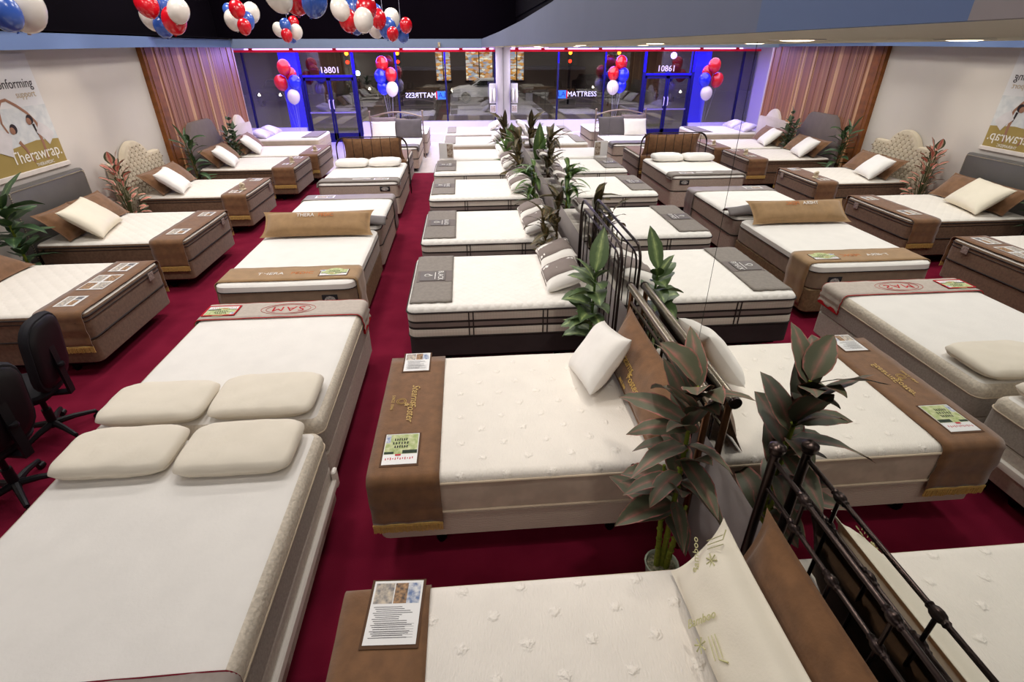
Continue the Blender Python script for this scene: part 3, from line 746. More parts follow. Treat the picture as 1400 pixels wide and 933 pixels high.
# ------------------------------------------------------------------ throws
def label_embroid(t, x, y, z, rz, sc=1, m=None):
    """gold script lettering with a small emblem and a line of capitals"""
    mb = MB(); B = T(x, y, z, 0, 0, rz)
    add_text(mb, 'Stearns', .085*sc, B @ T(-.10*sc, .045*sc, 0), shear=.35)
    add_text(mb, '&', .075*sc, B @ T(.03*sc, .0, 0), shear=.3)
    add_text(mb, 'Foster', .085*sc, B @ T(.13*sc, .03*sc, 0), shear=.35)
    n = 20
    for rr in (.036, .024): mb.tube([B @ Vector((math.cos(2*PI*i/n)*rr*sc-.01*sc, -.05*sc+math.sin(2*PI*i/n)*rr*sc, 0)) for i in range(n)], .0022*sc, 4, closed=True)
    add_text(mb, 'SINCE 1846', .034*sc, B @ T(0, -.115*sc, 0), spacing=1.1)
    mb.build('embroidery', m or M_gold, t, smooth=False)
# local y of throw: along the bed towards the head; for C beds rz=-90 -> local x = -Y world, local y = +X world
t = throw('throw', 'brown suede throw with gold script on the second mirror-side bed', (-1.065, 3.085, 0), -PI/2, 1.43, -.985, -.55, .70, .0, .30, M_suede, group='brown suede foot throws')
label_embroid(t, -.05, -.80, .7245, 0, .95)
t = throw('throw', 'brown suede throw at the bottom edge on the nearest mirror-side bed', (-1.055, .9, 0), -PI/2, 1.525, -.975, -.575, .69, .3, .3, M_suede, group='brown suede foot throws')
for lab, ya, yb, xf, xi in (('three information sheets, at the left edge', 4.9, 6.38, -5.18, -5.62), ('one large sheet near its corner, by the grey leather headboard', 7.12, 8.66, -5.22, -5.64),
                            ('a small white figure, by the beige tufted headboard', 9.62, 11.06, -5.27, -5.68), ('a small white card, by the grey angular headboard', 12.0, 13.45, -5.1, -5.55), ('a pale cup, nearest the window', 13.6, 15.1, -4.97, -5.4)):
    # rz=+90: local x = +Y world, local y = -X world; head is at -X => local +y
    throw('throw', 'brown fringed throw carrying '+lab, (xf, (ya+yb)/2, 0), PI/2, yb-ya, -.012, xf-xi, .70, .30, .30, M_suede, group='brown fringed throws on the left beds')
t = throw('throw', 'brown fringed throw on the crosswise bed behind the metal headboard', (-2.72, 13.4, 0), PI/2, 1.44, .02, .42, .70, .28, .28, M_suede)
# tan throw
t = throw('throw', 'tan velour throw with brand lettering across the foot of the tan bed', (-3.42, 5.5, 0), 0, 1.52, .07, .48, .70, .48, .48, M_tan, fringe=False)
m = MB(); add_text(m, 'THERA', .095, T(-.22, .27, .718), ext=.001); m.build('white_lettering', M_lettering, t, smooth=False)
m = MB(); add_text(m, 'PEDIC', .095, T(.13, .27, .718), ext=.001); m.build('orange_lettering', mat('orange_lettering', (206, 120, 66)), t, smooth=False)
m = MB().sphere((.33, .31, .718), .012, 6); m.build('star_mark', M_lettering, t)
# throw with the red edge on M2 (foot at the far end, bed rotated 180)
t = throw('throw', 'light grey throw with red edging and red oval logo', (-3.22, 4.97, 0), PI, 1.54, .0, .34, .705, .13, .13, mat('pale_grey_throw', (190, 178, 166), var=.05, vs=30, bump=.2, bs=150), fringe=False, edge=M_red)
m = MB(); n = 40
for k_ in (1, .82): m.tube([(.0+math.cos(2*PI*i/n)*.26*k_-.05, .17+math.sin(2*PI*i/n)*.115*k_, .724) for i in range(n)], .0022, 4, closed=True)
add_text(m, 'SAM', .135, T(-.05, .165, .724), shear=0, sx=1.15, spacing=1.15)
m.build('oval_logo', M_red, t, smooth=False)
t = throw('throw', 'grey throw with dark red edge at the bottom left corner', (-3.14, .82, 0), 0, 1.50, .03, .46, .755, .22, .22, mat('mid_grey_throw', (150, 138, 130), var=.05, vs=30, bump=.2, bs=150), fringe=False, edge=mat('dark_red_edge', (120, 20, 40)))
# grey towels on the black-edged beds
def towel(label, y0, y1, x0, x1, z, wav=True, emb=True):
    t = thing('towel', label, 'towel', ((x0+x1)/2, (y0+y1)/2, z+.014), 0, 'grey foot towels on the mirror-side beds')
    w, l = x1-x0, y1-y0
    def fn(u, v):
        x = -w/2+w*u; y = -l/2+l*v
        if v < .12: y += .008*math.sin(u*21)
        zz = .003*noise.noise(Vector((x*8, y*8, z+y0)))+.0015*math.sin(y*40)
        if u < .12: zz -= .09*(.12-u)
        return (x, y, zz+.004)
    MB().grid(fn, 12, 24).build('cloth', M_slate, t, sol=.008, ang=80)
    if emb:
        MB().bbox(-w/2+.03, w/2-.01, -.15, .17, .006, .011, .002).build('band', mat('darker_grey_band', (118, 108, 104), var=.05), t)
        MB().bbox(-.15, .13, -.13, .13, .010, .019, .003).build('card', M_slate2, t)
        m = MB(); add_text(m, 'BLACK', .085, T(.075, .0, .021, 0, 0, -90), ext=.0006); m.box(.012, .02, -.1, .1, .0195, .0208)
        n = 16; m.tube([(-.07+.03*math.cos(2*PI*i/n), .01+.03*math.sin(2*PI*i/n), .021) for i in range(n)], .006, 5, closed=True); m.box(-.045, -.015, .0, .02, .0195, .0212)
        m.build('lettering', M_lettering, t, smooth=False)
    return t
towel('grey towel with lettered card on the charcoal-based bed', 4.82, 6.15, -2.0, -1.575, .711)
towel('grey towel on the second black-edged bed behind the charcoal-based one', 6.93, 8.28, -2.0, -1.56, .69)
towel('grey towel on the third black-edged bed from the camera', 9.42, 10.66, -2.02, -1.6, .68)
towel('grey towel on the fourth black-edged bed, before the standing brochure', 11.45, 12.62, -2.03, -1.6, .68)
towel('pale grey folded strip with blue tag on the bed second from the window ledge', 15.05, 16.4, -1.95, -1.65, .682, emb=False)
towel('pale grey strip with blue tag on the bed closest to the window ledge', 17.1, 18.5, -1.93, -1.65, .682, emb=False)
t_ = towel('folded lilac-grey towel on the foot of the window corner bed', 16.15, 17.4, -6.0, -5.55, .745, emb=False)
# standing brochure on the far bed
t = thing('brochure', 'tall printed brochure standing on the far mirror-side bed', 'brochure', (-1.83, 12.9, .69), R(-12))
MB().bbox(-.17, .17, -.012, .012, 0, .34, .003).build('card', M_paper, t)
MB().box(.02, .16, -.0145, -.0125, .02, .32).build('print', mat('brochure_print', (110, 84, 66), rgb2=(200, 186, 170), vs=22), t, smooth=False)
t2 = MB().prism([(-.1, 0), (.06, 0), (-.0, .14)], -.008, .008, ax='x'); t2.xf(T(.1, .08, 0)); t2.build('stand', M_paper, t, smooth=False)
# grey covers
t = throw('throw', 'grey satin strip with blue card at the far end of the greige bed', (-3.42, 9.13, 0), 0, 1.52, 0, .34, .70, .5, .5, mat('silver_grey_satin', (150, 140, 136), rough=.5, var=.05), fringe=False)
t = throw('throw', 'folded grey blanket across the foot of the bed before the metal headboard', (-3.45, 10.38, 0), 0, 1.50, 0, .30, .725, .02, .02, M_slate, fringe=False, th=.03)
m = MB(); m.box(-.12, .22, .12, .17, .756, .758); m.build('label', M_lettering, t, smooth=False)
t = throw('throw', 'dark grey blanket folded on the foot of the bed before the arched iron headboard', (-3.4, 14.88, 0), 0, 1.48, 0, .45, .645, .05, .05, M_slate2, fringe=False, th=.03)
# grey flap behind the tan bolster (cover of the greige bed)
t = thing('blanket', 'grey rumpled blanket edge behind the tan bolster pillow', 'blanket', (-3.42, 7.62, .71))
def fn(u, v):
    x = -.84+1.68*u; y = -.05+.26*v
    return (x, y, .13*math.sin(v*PI)**.7*(1-.5*abs(2*u-1)**4)+.012*math.sin(u*17+v*4)+.01*noise.noise(Vector((x*4, y*4, 0)))+.012)
MB().grid(fn, 40, 8).build('cloth', mat('dark_silver_satin', (112, 104, 102), rough=.5, var=.08), t, sol=.01)
# plates / logos on mattress fronts
def badge(label, x, y, z, rot, w=.15, h=.1):
    t = thing('badge', label, 'label', (x, y, z)); t.rotation_euler = rot
    MB().bbox(-w/2, w/2, -h/2, h/2, 0, .004, .001).build('patch', mat('black_patch', (34, 32, 36)), t)
    m = MB(); n = 24; m.add([(math.cos(2*PI*i/n)*w*.36, math.sin(2*PI*i/n)*h*.38, .0046) for i in range(n)], [tuple(range(n))])
    m.build('oval', mat('badge_white', (200, 196, 190), rgb2=(120, 116, 112), vs=60), t, smooth=False)
badge('black patch with white oval on the front of the tan bed', -2.95, 5.472, .50, (R(90), 0, 0), .17, .13)
badge('black rectangular patch on the front of the bed before the metal headboard', -2.95, 10.352, .60, (R(90), 0, 0), .19, .09)
# care tags on brown bed feet
for (x, y, l) in ((-5.135, 6.1, 'at the left edge'), (-5.175, 8.35, 'before the grey leather headboard'), (-5.225, 10.8, 'before the beige tufted headboard')):
    o = MB().bbox(-.004, .004, -.05, .05, -.09, .0, .002).build('care_tag', mat('tag_white', (176, 158, 150), rgb2=(120, 100, 92), vs=70)); o.location = (x, y, .655)
    tag(o, 'small pale care tag on the foot of the brown bed '+l, 'tag', 'care tags')

# ------------------------------------------------------------------ flyers
F = flyer
F('picture-topped sheet in a sleeve near the far corner of the gold-lettered throw', -1.84, 3.69, .720, 0, .2, .27, 0)
F('green and white printed sheet near the front of the gold-lettered throw', -1.865, 2.63, .720, 0, .215, .29, 1)
F('plastic-sleeved sheet on the nearest brown throw at the bottom', -1.785, 1.52, .711, R(-3), .23, .31, 0)
F('small bright sheet on the tan throw', -2.93, 5.75, .720, R(0), .30, .17, 1)
F('red-framed picture sheet on the red-edged grey throw', -3.80, 4.80, .727, R(180), .28, .19, 1)
MB_ = None
F('greenish sheet farthest along the left-edge throw', -5.42, 6.13, .72, R(90), .27, .21, 3)
F('sheet with four pictures in the middle of the left-edge throw', -5.42, 5.68, .72, R(90), .42, .27, 2)
F('pale sheet nearest along the left-edge throw', -5.42, 5.18, .72, R(90), .25, .2, 3)
F('white sheet near the front corner of the throw by the grey leather headboard', -5.42, 7.5, .72, R(90), .25, .24, 3)
F('greenish card near the far corner of the throw by the grey leather headboard', -5.4, 8.38, .72, R(90), .22, .2, 3)
F('bluish card on the throw by the beige tufted headboard', -5.47, 10.82, .72, R(90), .22, .2, 0)
F('white card beside the small figure on the throw by the beige tufted headboard', -5.5, 9.86, .72, R(90), .2, .2, 3)
F('white card on the throw by the grey angular headboard', -5.32, 12.4, .72, R(90), .2, .2, 3)
F('lilac card at the far edge of the throw by the grey angular headboard', -5.3, 13.2, .72, R(90), .24, .18, 3)
F('lilac card on the throw nearest the window', -5.15, 14.3, .72, R(90), .3, .18, 3)
F('blue card on the satin strip of the greige bed', -3.82, 9.32, .72, 0, .32, .18, 3)
F('blue card on the folded grey blanket before the metal headboard', -3.02, 10.5, .757, 0, .28, .12, 3)
o = MB(); e = .0
fr_ = thing('picture_frame', 'thin red frame around the sheet on the red-edged throw', 'frame', (-3.80, 4.80, .726), PI)
MB().box(-.155, .155, -.11, -.095, 0, .006).box(-.155, .155, .095, .11, 0, .006).box(-.155, -.14, -.095, .095, 0, .006).box(.14, .155, -.095, .095, 0, .006).build('border', M_red, fr_, smooth=False)
# little white figures
def figurine(label, x, y, z, s=1):
    t = thing('figurine', label, 'figurine', (x, y, z), 0, None)
    MB().lathe([(0, 0), (.06*s, 0), (.065*s, .015*s), (.035*s, .03*s), (.05*s, .06*s), (.045*s, .1*s), (.02*s, .12*s), (0, .125*s)], n=14, sq=(1, .8)).build('body', mat('ivory_resin', (222, 206, 178)), t)
    MB().sphere((.01*s, -.045*s, .11*s), .03*s, 8).build('head', mat('ivory_resin', (222, 206, 178)), t)
figurine('small ivory figure on the throw by the beige tufted headboard', -5.42, 9.98, .722)
figurine('small ivory figure on the throw by the grey angular headboard', -5.26, 12.55, .722)
figurine('small ivory figure on the throw nearest the window', -5.1, 14.0, .722)

# ------------------------------------------------------------------ headboards on the mirror side
def collar(mb, c, ax='y', r=.02):
    pr = [(r*.7, -.045), (r*1.15, -.036), (r*1.0, -.026), (r*1.5, -.016), (r*1.7, 0), (r*1.5, .016), (r*1.0, .026), (r*1.15, .036), (r*.7, .045)]
    mb.lathe(pr, c, 12, axis=ax)
t = thing('headboard', 'dark tubular headboard with ringed joints, nearest in front of the mirror', 'headboard', (-.075, .9, 0))
for yy in (.76, -.76):
    MB().lathe([(.022, 0), (.022, .02), (.021, .04), (.021, 1.39), (.026, 1.395), (.022, 1.405), (.034, 1.412), (.038, 1.424), (.036, 1.436), (.024, 1.446), (0, 1.45)], (0, yy, 0), 18).build('post', M_iron, t)
MB().tube([(0, -.75, 1.36), (0, .75, 1.36)], .0105, 10).tube([(0, -.75, 1.205), (0, .75, 1.205)], .0098, 10).tube([(0, -.75, .5), (0, .75, .5)], .0098, 10).build('rail', M_iron, t)
for i, yy in enumerate((.52, .27, .02, -.23, -.48)):
    m = MB().tube([(0, yy, .5), (0, yy, 1.36 if i % 2 == 0 else 1.205)], .0085, 8)
    m.build('spindle', M_iron, t)
    m = MB(); collar(m, (0, yy, 1.205), r=.0125); m.build('collar', M_iron, t)
    if i % 2 == 0: m = MB(); collar(m, (0, yy, 1.36), r=.0135); m.build('collar', M_iron, t)
t = thing('headboard', 'brushed nickel headboard with a thick top tube, behind the gold-lettered bed', 'headboard', (-.06, 3.09, 0))
MB().tube([(0, -.82, 1.225), (0, .82, 1.225)], .03, 16).build('top_rail', M_nickel, t)
MB().lathe([(.024, -.015), (.036, -.01), (.036, .01), (.03, .015)], (0, -.83, 1.225), 16, axis='y').build('end_cap', M_iron, t)
MB().lathe([(.03, -.015), (.034, -.01), (.034, .01), (.024, .015)], (0, .83, 1.225), 16, axis='y').build('end_cap', M_iron, t)
MB().tube([(0, -.78, 1.11), (0, .78, 1.11)], .012, 8).tube([(0, -.78, 1.0), (0, .78, 1.0)], .011, 8).tube([(0, -.78, .45), (0, .78, .45)], .012, 8).build('rail', M_nickel, t)
for s in (-1, 1): MB().tube([(0, s*.775, 0), (0, s*.775, 1.2)], .022, 12).build('post', M_copper, t)
for i in range(11):
    yy = -.65+.13*i; MB().tube([(0, yy, .45), (0, yy, 1.11)], .006, 6).build('spindle', M_copper if i % 2 else M_iron, t)
def wrought(label, loc, rz, w, h, inner=.1, r=.0145, m=M_iron, rad=.2, nsp=8, mid=True, bottom=.45):
    t = thing('headboard', label, 'headboard', loc, rz)
    def arch(hw, hh, rr, zb=0):
        P = [(-hw, 0, zb)]+[(-hw+rr-rr*math.cos(a/6*PI/2), 0, hh-rr+rr*math.sin(a/6*PI/2)) for a in range(7)]+[(hw-rr+rr*math.sin(a/6*PI/2), 0, hh-rr+rr*math.cos(a/6*PI/2)) for a in range(7)]+[(hw, 0, zb)]
        return P
    MB().tube(arch(w/2, h, rad), r, 10).build('outer_frame', m, t)
    MB().tube(arch(w/2-inner, h-inner, rad*.8, bottom), r*.7, 8).tube([(-w/2, 0, bottom), (w/2, 0, bottom)], r*.7, 8).build('inner_frame', m, t)
    for i in range(nsp):
        x = -(w/2-inner)+(w-2*inner)*(i+.8)/(nsp+.6); MB().tube([(x, 0, bottom), (x, 0, h-inner)], r*.5, 6).build('spindle', m, t)
    return t
wrought('black wrought-iron headboard with rounded corners, behind the charcoal-based bed', (-.08, 5.02, 0), PI/2, 1.74, 1.47, .09, .013, nsp=8, rad=.16)
wrought('rounded thin metal headboard behind the brown sham in the centre row', (-3.46, 12.52, 0), 0, 1.56, 1.24, .0, .013, nsp=7, rad=.25)
# arched iron headboard
t = thing('headboard', 'arched iron headboard with scrollwork, in the far centre before the window', 'headboard', (-3.39, 17.0, 0))
for s in (-1, 1):
    MB().tube([(s*.77, 0, 0), (s*.77, 0, 1.3)], .02, 10).sphere((s*.77, 0, 1.325), .03, 8).build('post', mat('bronze_iron', (156, 138, 128), rough=.45, metal=.5, var=.06), t)
m = MB()
for dz, a in ((1.17, .14), (1.0, .12)): m.tube([(-.77+1.54*i/20, 0, dz+a*math.sin(PI*i/20)) for i in range(21)], .019, 8)
m.tube([(-.77, 0, .8), (.77, 0, .8)], .012, 8); m.build('arched_rail', mat('bronze_iron', (156, 138, 128), rough=.45, metal=.5), t)
m = MB()
for i in range(8):
    x = -.6+.171*i; z = 1.05+.12*math.sin(PI*(x+.77)/1.54)
    m.tube([(x-.08, 0, z-.03), (x-.04, 0, z+.07), (x+.02, 0, z+.02), (x, 0, z-.03), (x+.06, 0, z-.03), (x+.08, 0, z+.06)], .007, 5)
for i in range(7): x = -.6+.2*i; m.tube([(x, 0, .4), (x, 0, 1.03+.1*math.sin(PI*(x+.77)/1.54))], .007, 6)
m.build('scrollwork', M_iron, t)

# ------------------------------------------------------------------ upholstered headboards on the left wall
def uph(label, y, w, outline, m, thick=.09, x=XL+.02, tuft=None, nails=None, legs=True):
    """outline: list of (u, z) with u across -1..1, from left bottom over the top to right bottom"""
    t = thing('headboard', label, 'headboard', (x, y, 0))
    P = [(u*w/2, z) for u, z in outline]
    n = len(P); cz = sum(p[1] for p in P)/n
    mb = MB(); o = 0
    layers = [(0, 0), (thick*.6, 0), (thick*.9, .012), (thick, .03)]
    for (xx, ins) in layers:
        for (a, z) in P:
            k = 1-ins/(w/2)*1.0; kz = ins
            mb.v.append((xx, a*k, z-(kz if z > cz else -kz)))
    for j in range(len(layers)-1):
        for i in range(n): mb.f.append((j*n+i, j*n+(i+1) % n, (j+1)*n+(i+1) % n, (j+1)*n+i)); mb.m.append(0)
    mb.f.append(tuple(range(n))); mb.m.append(0); mb.f.append(tuple(range((len(layers)-1)*n, len(layers)*n))[::-1]); mb.m.append(0)
    mb.build('upholstery', m, t, ang=35)
    for s in (-1, 1): MB().box(.01, .05, s*w*.42-.03, s*w*.42+.03, 0, P[0][1]+.02).build('leg', M_black, t, smooth=False)
    if tuft:
        import bisect
        # puffed diamonds and buttons
        pf = MB(); bt = MB()
        def ztop(a):
            best = 0
            for i in range(n-1):
                (a0, z0), (a1, z1) = P[i], P[i+1]
                if min(a0, a1) <= a <= max(a0, a1) and abs(a1-a0) > 1e-6: best = max(best, z0+(z1-z0)*(a-a0)/(a1-a0))
            return best
        du, dz = .125, .115
        r_ = 0; z = P[0][1]+.16
        while z < 1.6:
            off = (r_ % 2)*du/2
            k = -int(w/2/du)-1
            while k*du+off < w/2:
                a = k*du+off; k += 1
                if abs(a) > w/2-.05 or z > ztop(a)-.05: continue
                pf.sphere((thick-.004, a, z), .06, 6, sc=(.17, .98, .92))
                pf.sphere((thick+.003, a+du/2, z), .013, 5, 1, sc=(.5, 1, 1))
            z += dz*.55 if False else dz*.62; r_ += 1
        pf.build('tufting', [m, mat('button_shade', (150, 132, 108))], t)
    if nails:
        nb = MB()
        for i in range(n-1):
            (a0, z0), (a1, z1) = P[i], P[i+1]; L_ = math.hypot(a1-a0, z1-z0); q = max(1, int(L_/.028))
            for k in range(q):
                f = (k+.5)/q; a = (a0+(a1-a0)*f)*.965; z = z0+(z1-z0)*f; z = z-.035 if z > cz+.2 and abs(z1-z0) < .2 else z
                nb.sphere((thick+.001, a, z), .0085, 4)
        nb.build('nailheads', mat('nail_brass', (190, 176, 150), metal=.8, rough=.3), t)
    return t
rect = [(-1, .3), (-1, 1.36), (-.97, 1.39), (.97, 1.39), (1, 1.36), (1, .3)]
M_leather = mat('grey_leather', (92, 88, 84), rough=.42, var=.05, bump=.1, bs=60, spec=.5)
uph('rectangular grey leather headboard with nailhead trim under the poster', 7.92, 1.55, rect, M_leather, nails=True)
def camel(h0, h1, k=.55):
    P = [(-1, .3), (-1, h0-.12), (-.97, h0-.03), (-.9, h0), (-.72, h0)]
    for i in range(13):
        a = -1+2*i/12; P.append((a*k, h0+(h1-h0)*(math.cos(a*PI/2))**.7+.0))
    P += [(.72, h0), (.9, h0), (.97, h0-.03), (1, h0-.12), (1, .3)]
    return P
M_linen = mat('beige_linen', (202, 188, 164), var=.04, bump=.15, bs=200)
uph('beige button-tufted headboard with a curved camel-back top', 10.14, 1.62, camel(1.31, 1.56, .5), M_linen, tuft=True)
octo = [(-1, .3), (-1, 1.12), (-.86, 1.2), (-.62, 1.52), (-.5, 1.58), (.5, 1.58), (.62, 1.52), (.86, 1.2), (1, 1.12), (1, .3)]
M_greyfab = mat('grey_upholstery', (112, 100, 98), var=.05, bump=.15, bs=200)
uph('grey upholstered headboard with angled shoulders against the wood boarding', 12.85, 1.75, octo, M_greyfab, thick=.13, x=XL+.02)
uph('pale beige headboard with curved top, behind the zz plant', 15.05, 1.5, camel(1.22, 1.48, .5), mat('pale_linen', (214, 202, 196), var=.03), x=XL+.02)

# ------------------------------------------------------------------ pillows
def onwall(label, y, z=.70, lean=62, x=-6.98, w=.72, h=.5, m=M_suede, t_=.16, rz=0, **k):
    """pillow leaning back on a left-wall headboard: width along Y, face to +X"""
    e = Euler((R(lean), 0, R(90+rz)))
    zz = z+h/2*math.sin(R(lean))+.02
    return pillow('pillow', label, (x+h/2*math.cos(R(lean))+.02, y, zz), e, w, h, t_, m, **k)
G1 = 'brown shams on the left beds'; G2 = 'white pillows on the left beds'
def lset(y0, y1, nm, m=M_pillow, dy=-.34, px=-6.80, ww=.74, hh=.52):
    yc = (y0+y1)/2
    onwall('brown sham nearer the camera, against the '+nm, y0+.42, w=.74, h=.5, lean=44, x=-7.03, group=G1, fl=.04)
    onwall('brown sham farther from the camera, against the '+nm, y1-.42, w=.74, h=.5, lean=44, x=-7.03, group=G1, fl=.04)
    onwall('white pillow in front of the brown shams by the '+nm, yc+dy, z=.715, lean=42, w=ww, h=hh, x=px, m=m, t_=.18, rz=14, group=G2)
lset(7.12, 8.66, 'grey leather headboard', mat('cream_satin_pillow', (236, 226, 204), rough=.5, var=.02, bump=.1, bs=8), dy=-.27, ww=.9, hh=.56)
lset(9.62, 11.06, 'beige tufted headboard')
lset(12.0, 13.45, 'grey angular headboard')
lset(13.6, 15.1, 'pale curved headboard')
onwall('brown sham at the left edge of the photo', 5.95, w=.74, h=.5, lean=22, x=-7.0, fl=.04)
onwall('lilac-banded white pillow nearer the camera in the window corner', 16.4, z=.74, lean=20, x=-7.35, w=.7, h=.45, m=mat('lilac_band_pillow', (236, 230, 244), rgb2=(190, 180, 226), vs=3), group='window corner pillows')
onwall('lilac-banded white pillow farther from the camera in the window corner', 17.2, z=.74, lean=20, x=-7.35, w=.7, h=.45, m=mat('lilac_band_pillow', (236, 230, 244), rgb2=(190, 180, 226), vs=3), group='window corner pillows')
def foam(label, x, y, z, w=.72, h=.50, t_=.115, rz=0, m=M_foam):
    return pillow('pillow', label, (x, y, z+t_/2+.004), Euler((0, 0, R(rz))), w, h, t_, m, pointy=0, group='cream foam pillows')
foam('cream foam pillow, left of the nearest pair on the bottom-left bed', -3.53, 2.64, .755, .67, .42)
foam('cream foam pillow, right of the nearest pair on the bottom-left bed', -2.82, 2.62, .755, .68, .46)
foam('cream foam pillow, left of the farther pair on the red-edged bed', -3.60, 3.22, .705, .70, .46)
foam('cream foam pillow, right of the farther pair on the red-edged bed', -2.87, 3.25, .705, .72, .50)
def bol(t, f):
    m = MB(); c = f(-.07, .05); add_text(m, 'THERA', .075, T(c.x-.05, c.y, c.z+.012), ext=.002); m.build('white_lettering', M_lettering, t, smooth=False)
    m = MB(); add_text(m, 'PEDIC', .075, T(c.x+.22, c.y, c.z+.012), ext=.002); m.build('orange_lettering', mat('orange_lettering', (206, 120, 66)), t, smooth=False)
pillow('bolster_pillow', 'long tan bolster pillow with white and orange lettering', (-3.43, 7.23, .86), Euler((R(38), 0, 0)), 1.50, .42, .19, M_tan, fl=.04, nu=44, extra=bol)
# centre row far
pillow('pillow', 'long brown sham against the rounded metal headboard', (-3.46, 12.72, .96), Euler((R(100), 0, 0)), 1.36, .5, .15, M_suede, fl=.03, nu=36)
foam('white foam pillow, left of the two under the brown sham', -3.82, 11.93, .73, .68, .42, .15, m=M_pillow)
foam('white foam pillow, right of the two under the brown sham', -3.12, 11.95, .73, .68, .42, .16, m=M_pillow)
pillow('pillow', 'white pillow on the left below the arched iron headboard', (-3.72, 16.5, .88), Euler((R(60), 0, R(3))), .68, .5, .15, M_pillow, pointy=.6)
pillow('pillow', 'dark grey pillow on the right below the arched iron headboard', (-3.02, 16.62, .90), Euler((R(62), 0, 0)), .8, .56, .15, mat('dark_grey_cotton', (92, 86, 88), var=.05), pointy=.6)
pillow('pillow', 'second dark pillow half hidden behind the white one below the arched headboard', (-3.74, 16.78, .94), Euler((R(68), 0, 0)), .74, .54, .12, mat('greyish_rose_cotton', (128, 114, 118), var=.05), pointy=.6)
# mirror-side pillows: lean on the mirror headboards, face to -X
def onmir(label, y, z, lean, x, w, h, t_, m, rz=0, roll=0, **k):
    B = Euler((R(lean), 0, R(-90+rz))).to_matrix() @ Euler((0, 0, R(roll))).to_matrix()
    return pillow('pillow', label, (x, y, z), B.to_euler(), w, h, t_, m, **k)
def gold(t, f):
    m = MB(); c = f(.0, -.02)
    add_text(m, 'Stearns', .085, T(c.x-.09, c.y+.03, c.z+.008), shear=.35, ext=.002); add_text(m, '&', .07, T(c.x+.03, c.y, c.z+.008), ext=.002); add_text(m, 'Foster', .085, T(c.x+.12, c.y-.02, c.z+.006), shear=.35, ext=.002); add_text(m, 'SINCE 1846', .03, T(c.x, c.y-.1, c.z+.006), ext=.002)
    m.build('embroidery', M_gold, t, smooth=False)
onmir('large brown sham with gold script leaning on the nickel headboard', 3.08, .92, 66, -.20, 1.30, .46, .14, M_suede, fl=.04, nu=36, extra=gold)
onmir('white cotton pillow leaning on the gold-lettered brown sham', 3.36, .905, 54, -.44, .64, .49, .19, M_pillow, rz=-8, roll=18)
def bamboo(t, f):
    g = mat('green_bamboo_print', (204, 200, 150)); m = MB()
    for (x, y, rz) in ((-.37, .05, 150), (-.10, -.07, 75), (.33, .03, 200)):
        m = MB()
        B = Matrix.Translation(f(x, y)+Vector((0, 0, .011))) @ Euler((0, 0, R(rz))).to_matrix().to_4x4()
        add_text(m, 'Bamboo', .048, B @ T(0, .05, 0), shear=.3, ext=.001)
        for i in range(3): m.tube([B @ Vector((.02+i*.018, -.02, 0)), B @ Vector((.03+i*.02, -.11, 0))], .0022, 4)
        for k in range(7):
            a = R(k*50+15); m.tube([B @ Vector((-.03, -.04, 0)), B @ Vector((-.03+.03*math.cos(a), -.04+.03*math.sin(a), .0))], [.002, .004], 4)
        m.tube([B @ Vector((.05, -.11, 0)), B @ Vector((.09, -.13, 0))], [.003, .004], 4)
        m.build('bamboo_print', g, t, smooth=False)
onmir('ivory pillow printed with bamboo sprigs on the nearest mirror-side bed', 1.09, .885, 60, -.36, 1.06, .40, .17, mat('ivory_knit', (240, 232, 214), var=.02, bump=.2, bs=90), fl=.03, extra=bamboo, nu=30)
onmir('brown sham behind the bamboo-print pillow', .92, .93, 74, -.16, 1.32, .46, .14, M_suede, fl=.04, nu=36)
# rolled pillows with grey bands on black-edged beds
def banded(label, x, y, z, rz=0, w=.6, h=.42, lean=20):
    def ex(t, f):
        m = MB()
        P = [[f(-.27*w+.54*w*a, -h/2+h*b/10)+Vector((0, 0, .004)) for a in (0, .33, .66, 1)] for b in range(11)]
        o = len(m.v)
        for row in P:
            for p in row: m.v.append(tuple(p))
        for b in range(10):
            for a in range(3): i = o+b*4+a; m.f.append((i, i+1, i+5, i+4)); m.m.append(0)
        m.build('grey_band', M_greyband, t, sol=.004)
    return onmir(label, y, z, lean, x, w, h, .17, M_pillow, rz=rz, pointy=.5, extra=ex, group='white pillows with grey bands')
banded('grey-banded white pillow nearest the camera on the charcoal-based bed', -.40, 5.22, .83)
banded('grey-banded white pillow second from the camera, on the charcoal-based bed', -.38, 5.80, .85)
k = 0
for y, nm in ((7.15, 'nearer on the second black-edged bed'), (7.8, 'farther on the second black-edged bed'), (9.6, 'nearer on the third black-edged bed'), (10.25, 'farther on the third black-edged bed'), (11.6, 'nearer on the fourth black-edged bed'), (12.25, 'farther on the fourth black-edged bed')):
    banded('grey-banded white pillow '+nm, -.42, y, .83)
for y, nm in ((13.1, 'nearer pillow beside the standing brochure'), (13.8, 'farther pillow beside the standing brochure'), (15.7, 'pillow on the bed second from the window ledge'), (17.8, 'pillow on the bed closest to the window ledge')):
    onmir('plain white '+nm, y, .83, 28, -.44, .6, .42, .17, M_pillow, pointy=.5, group='plain white far pillows')

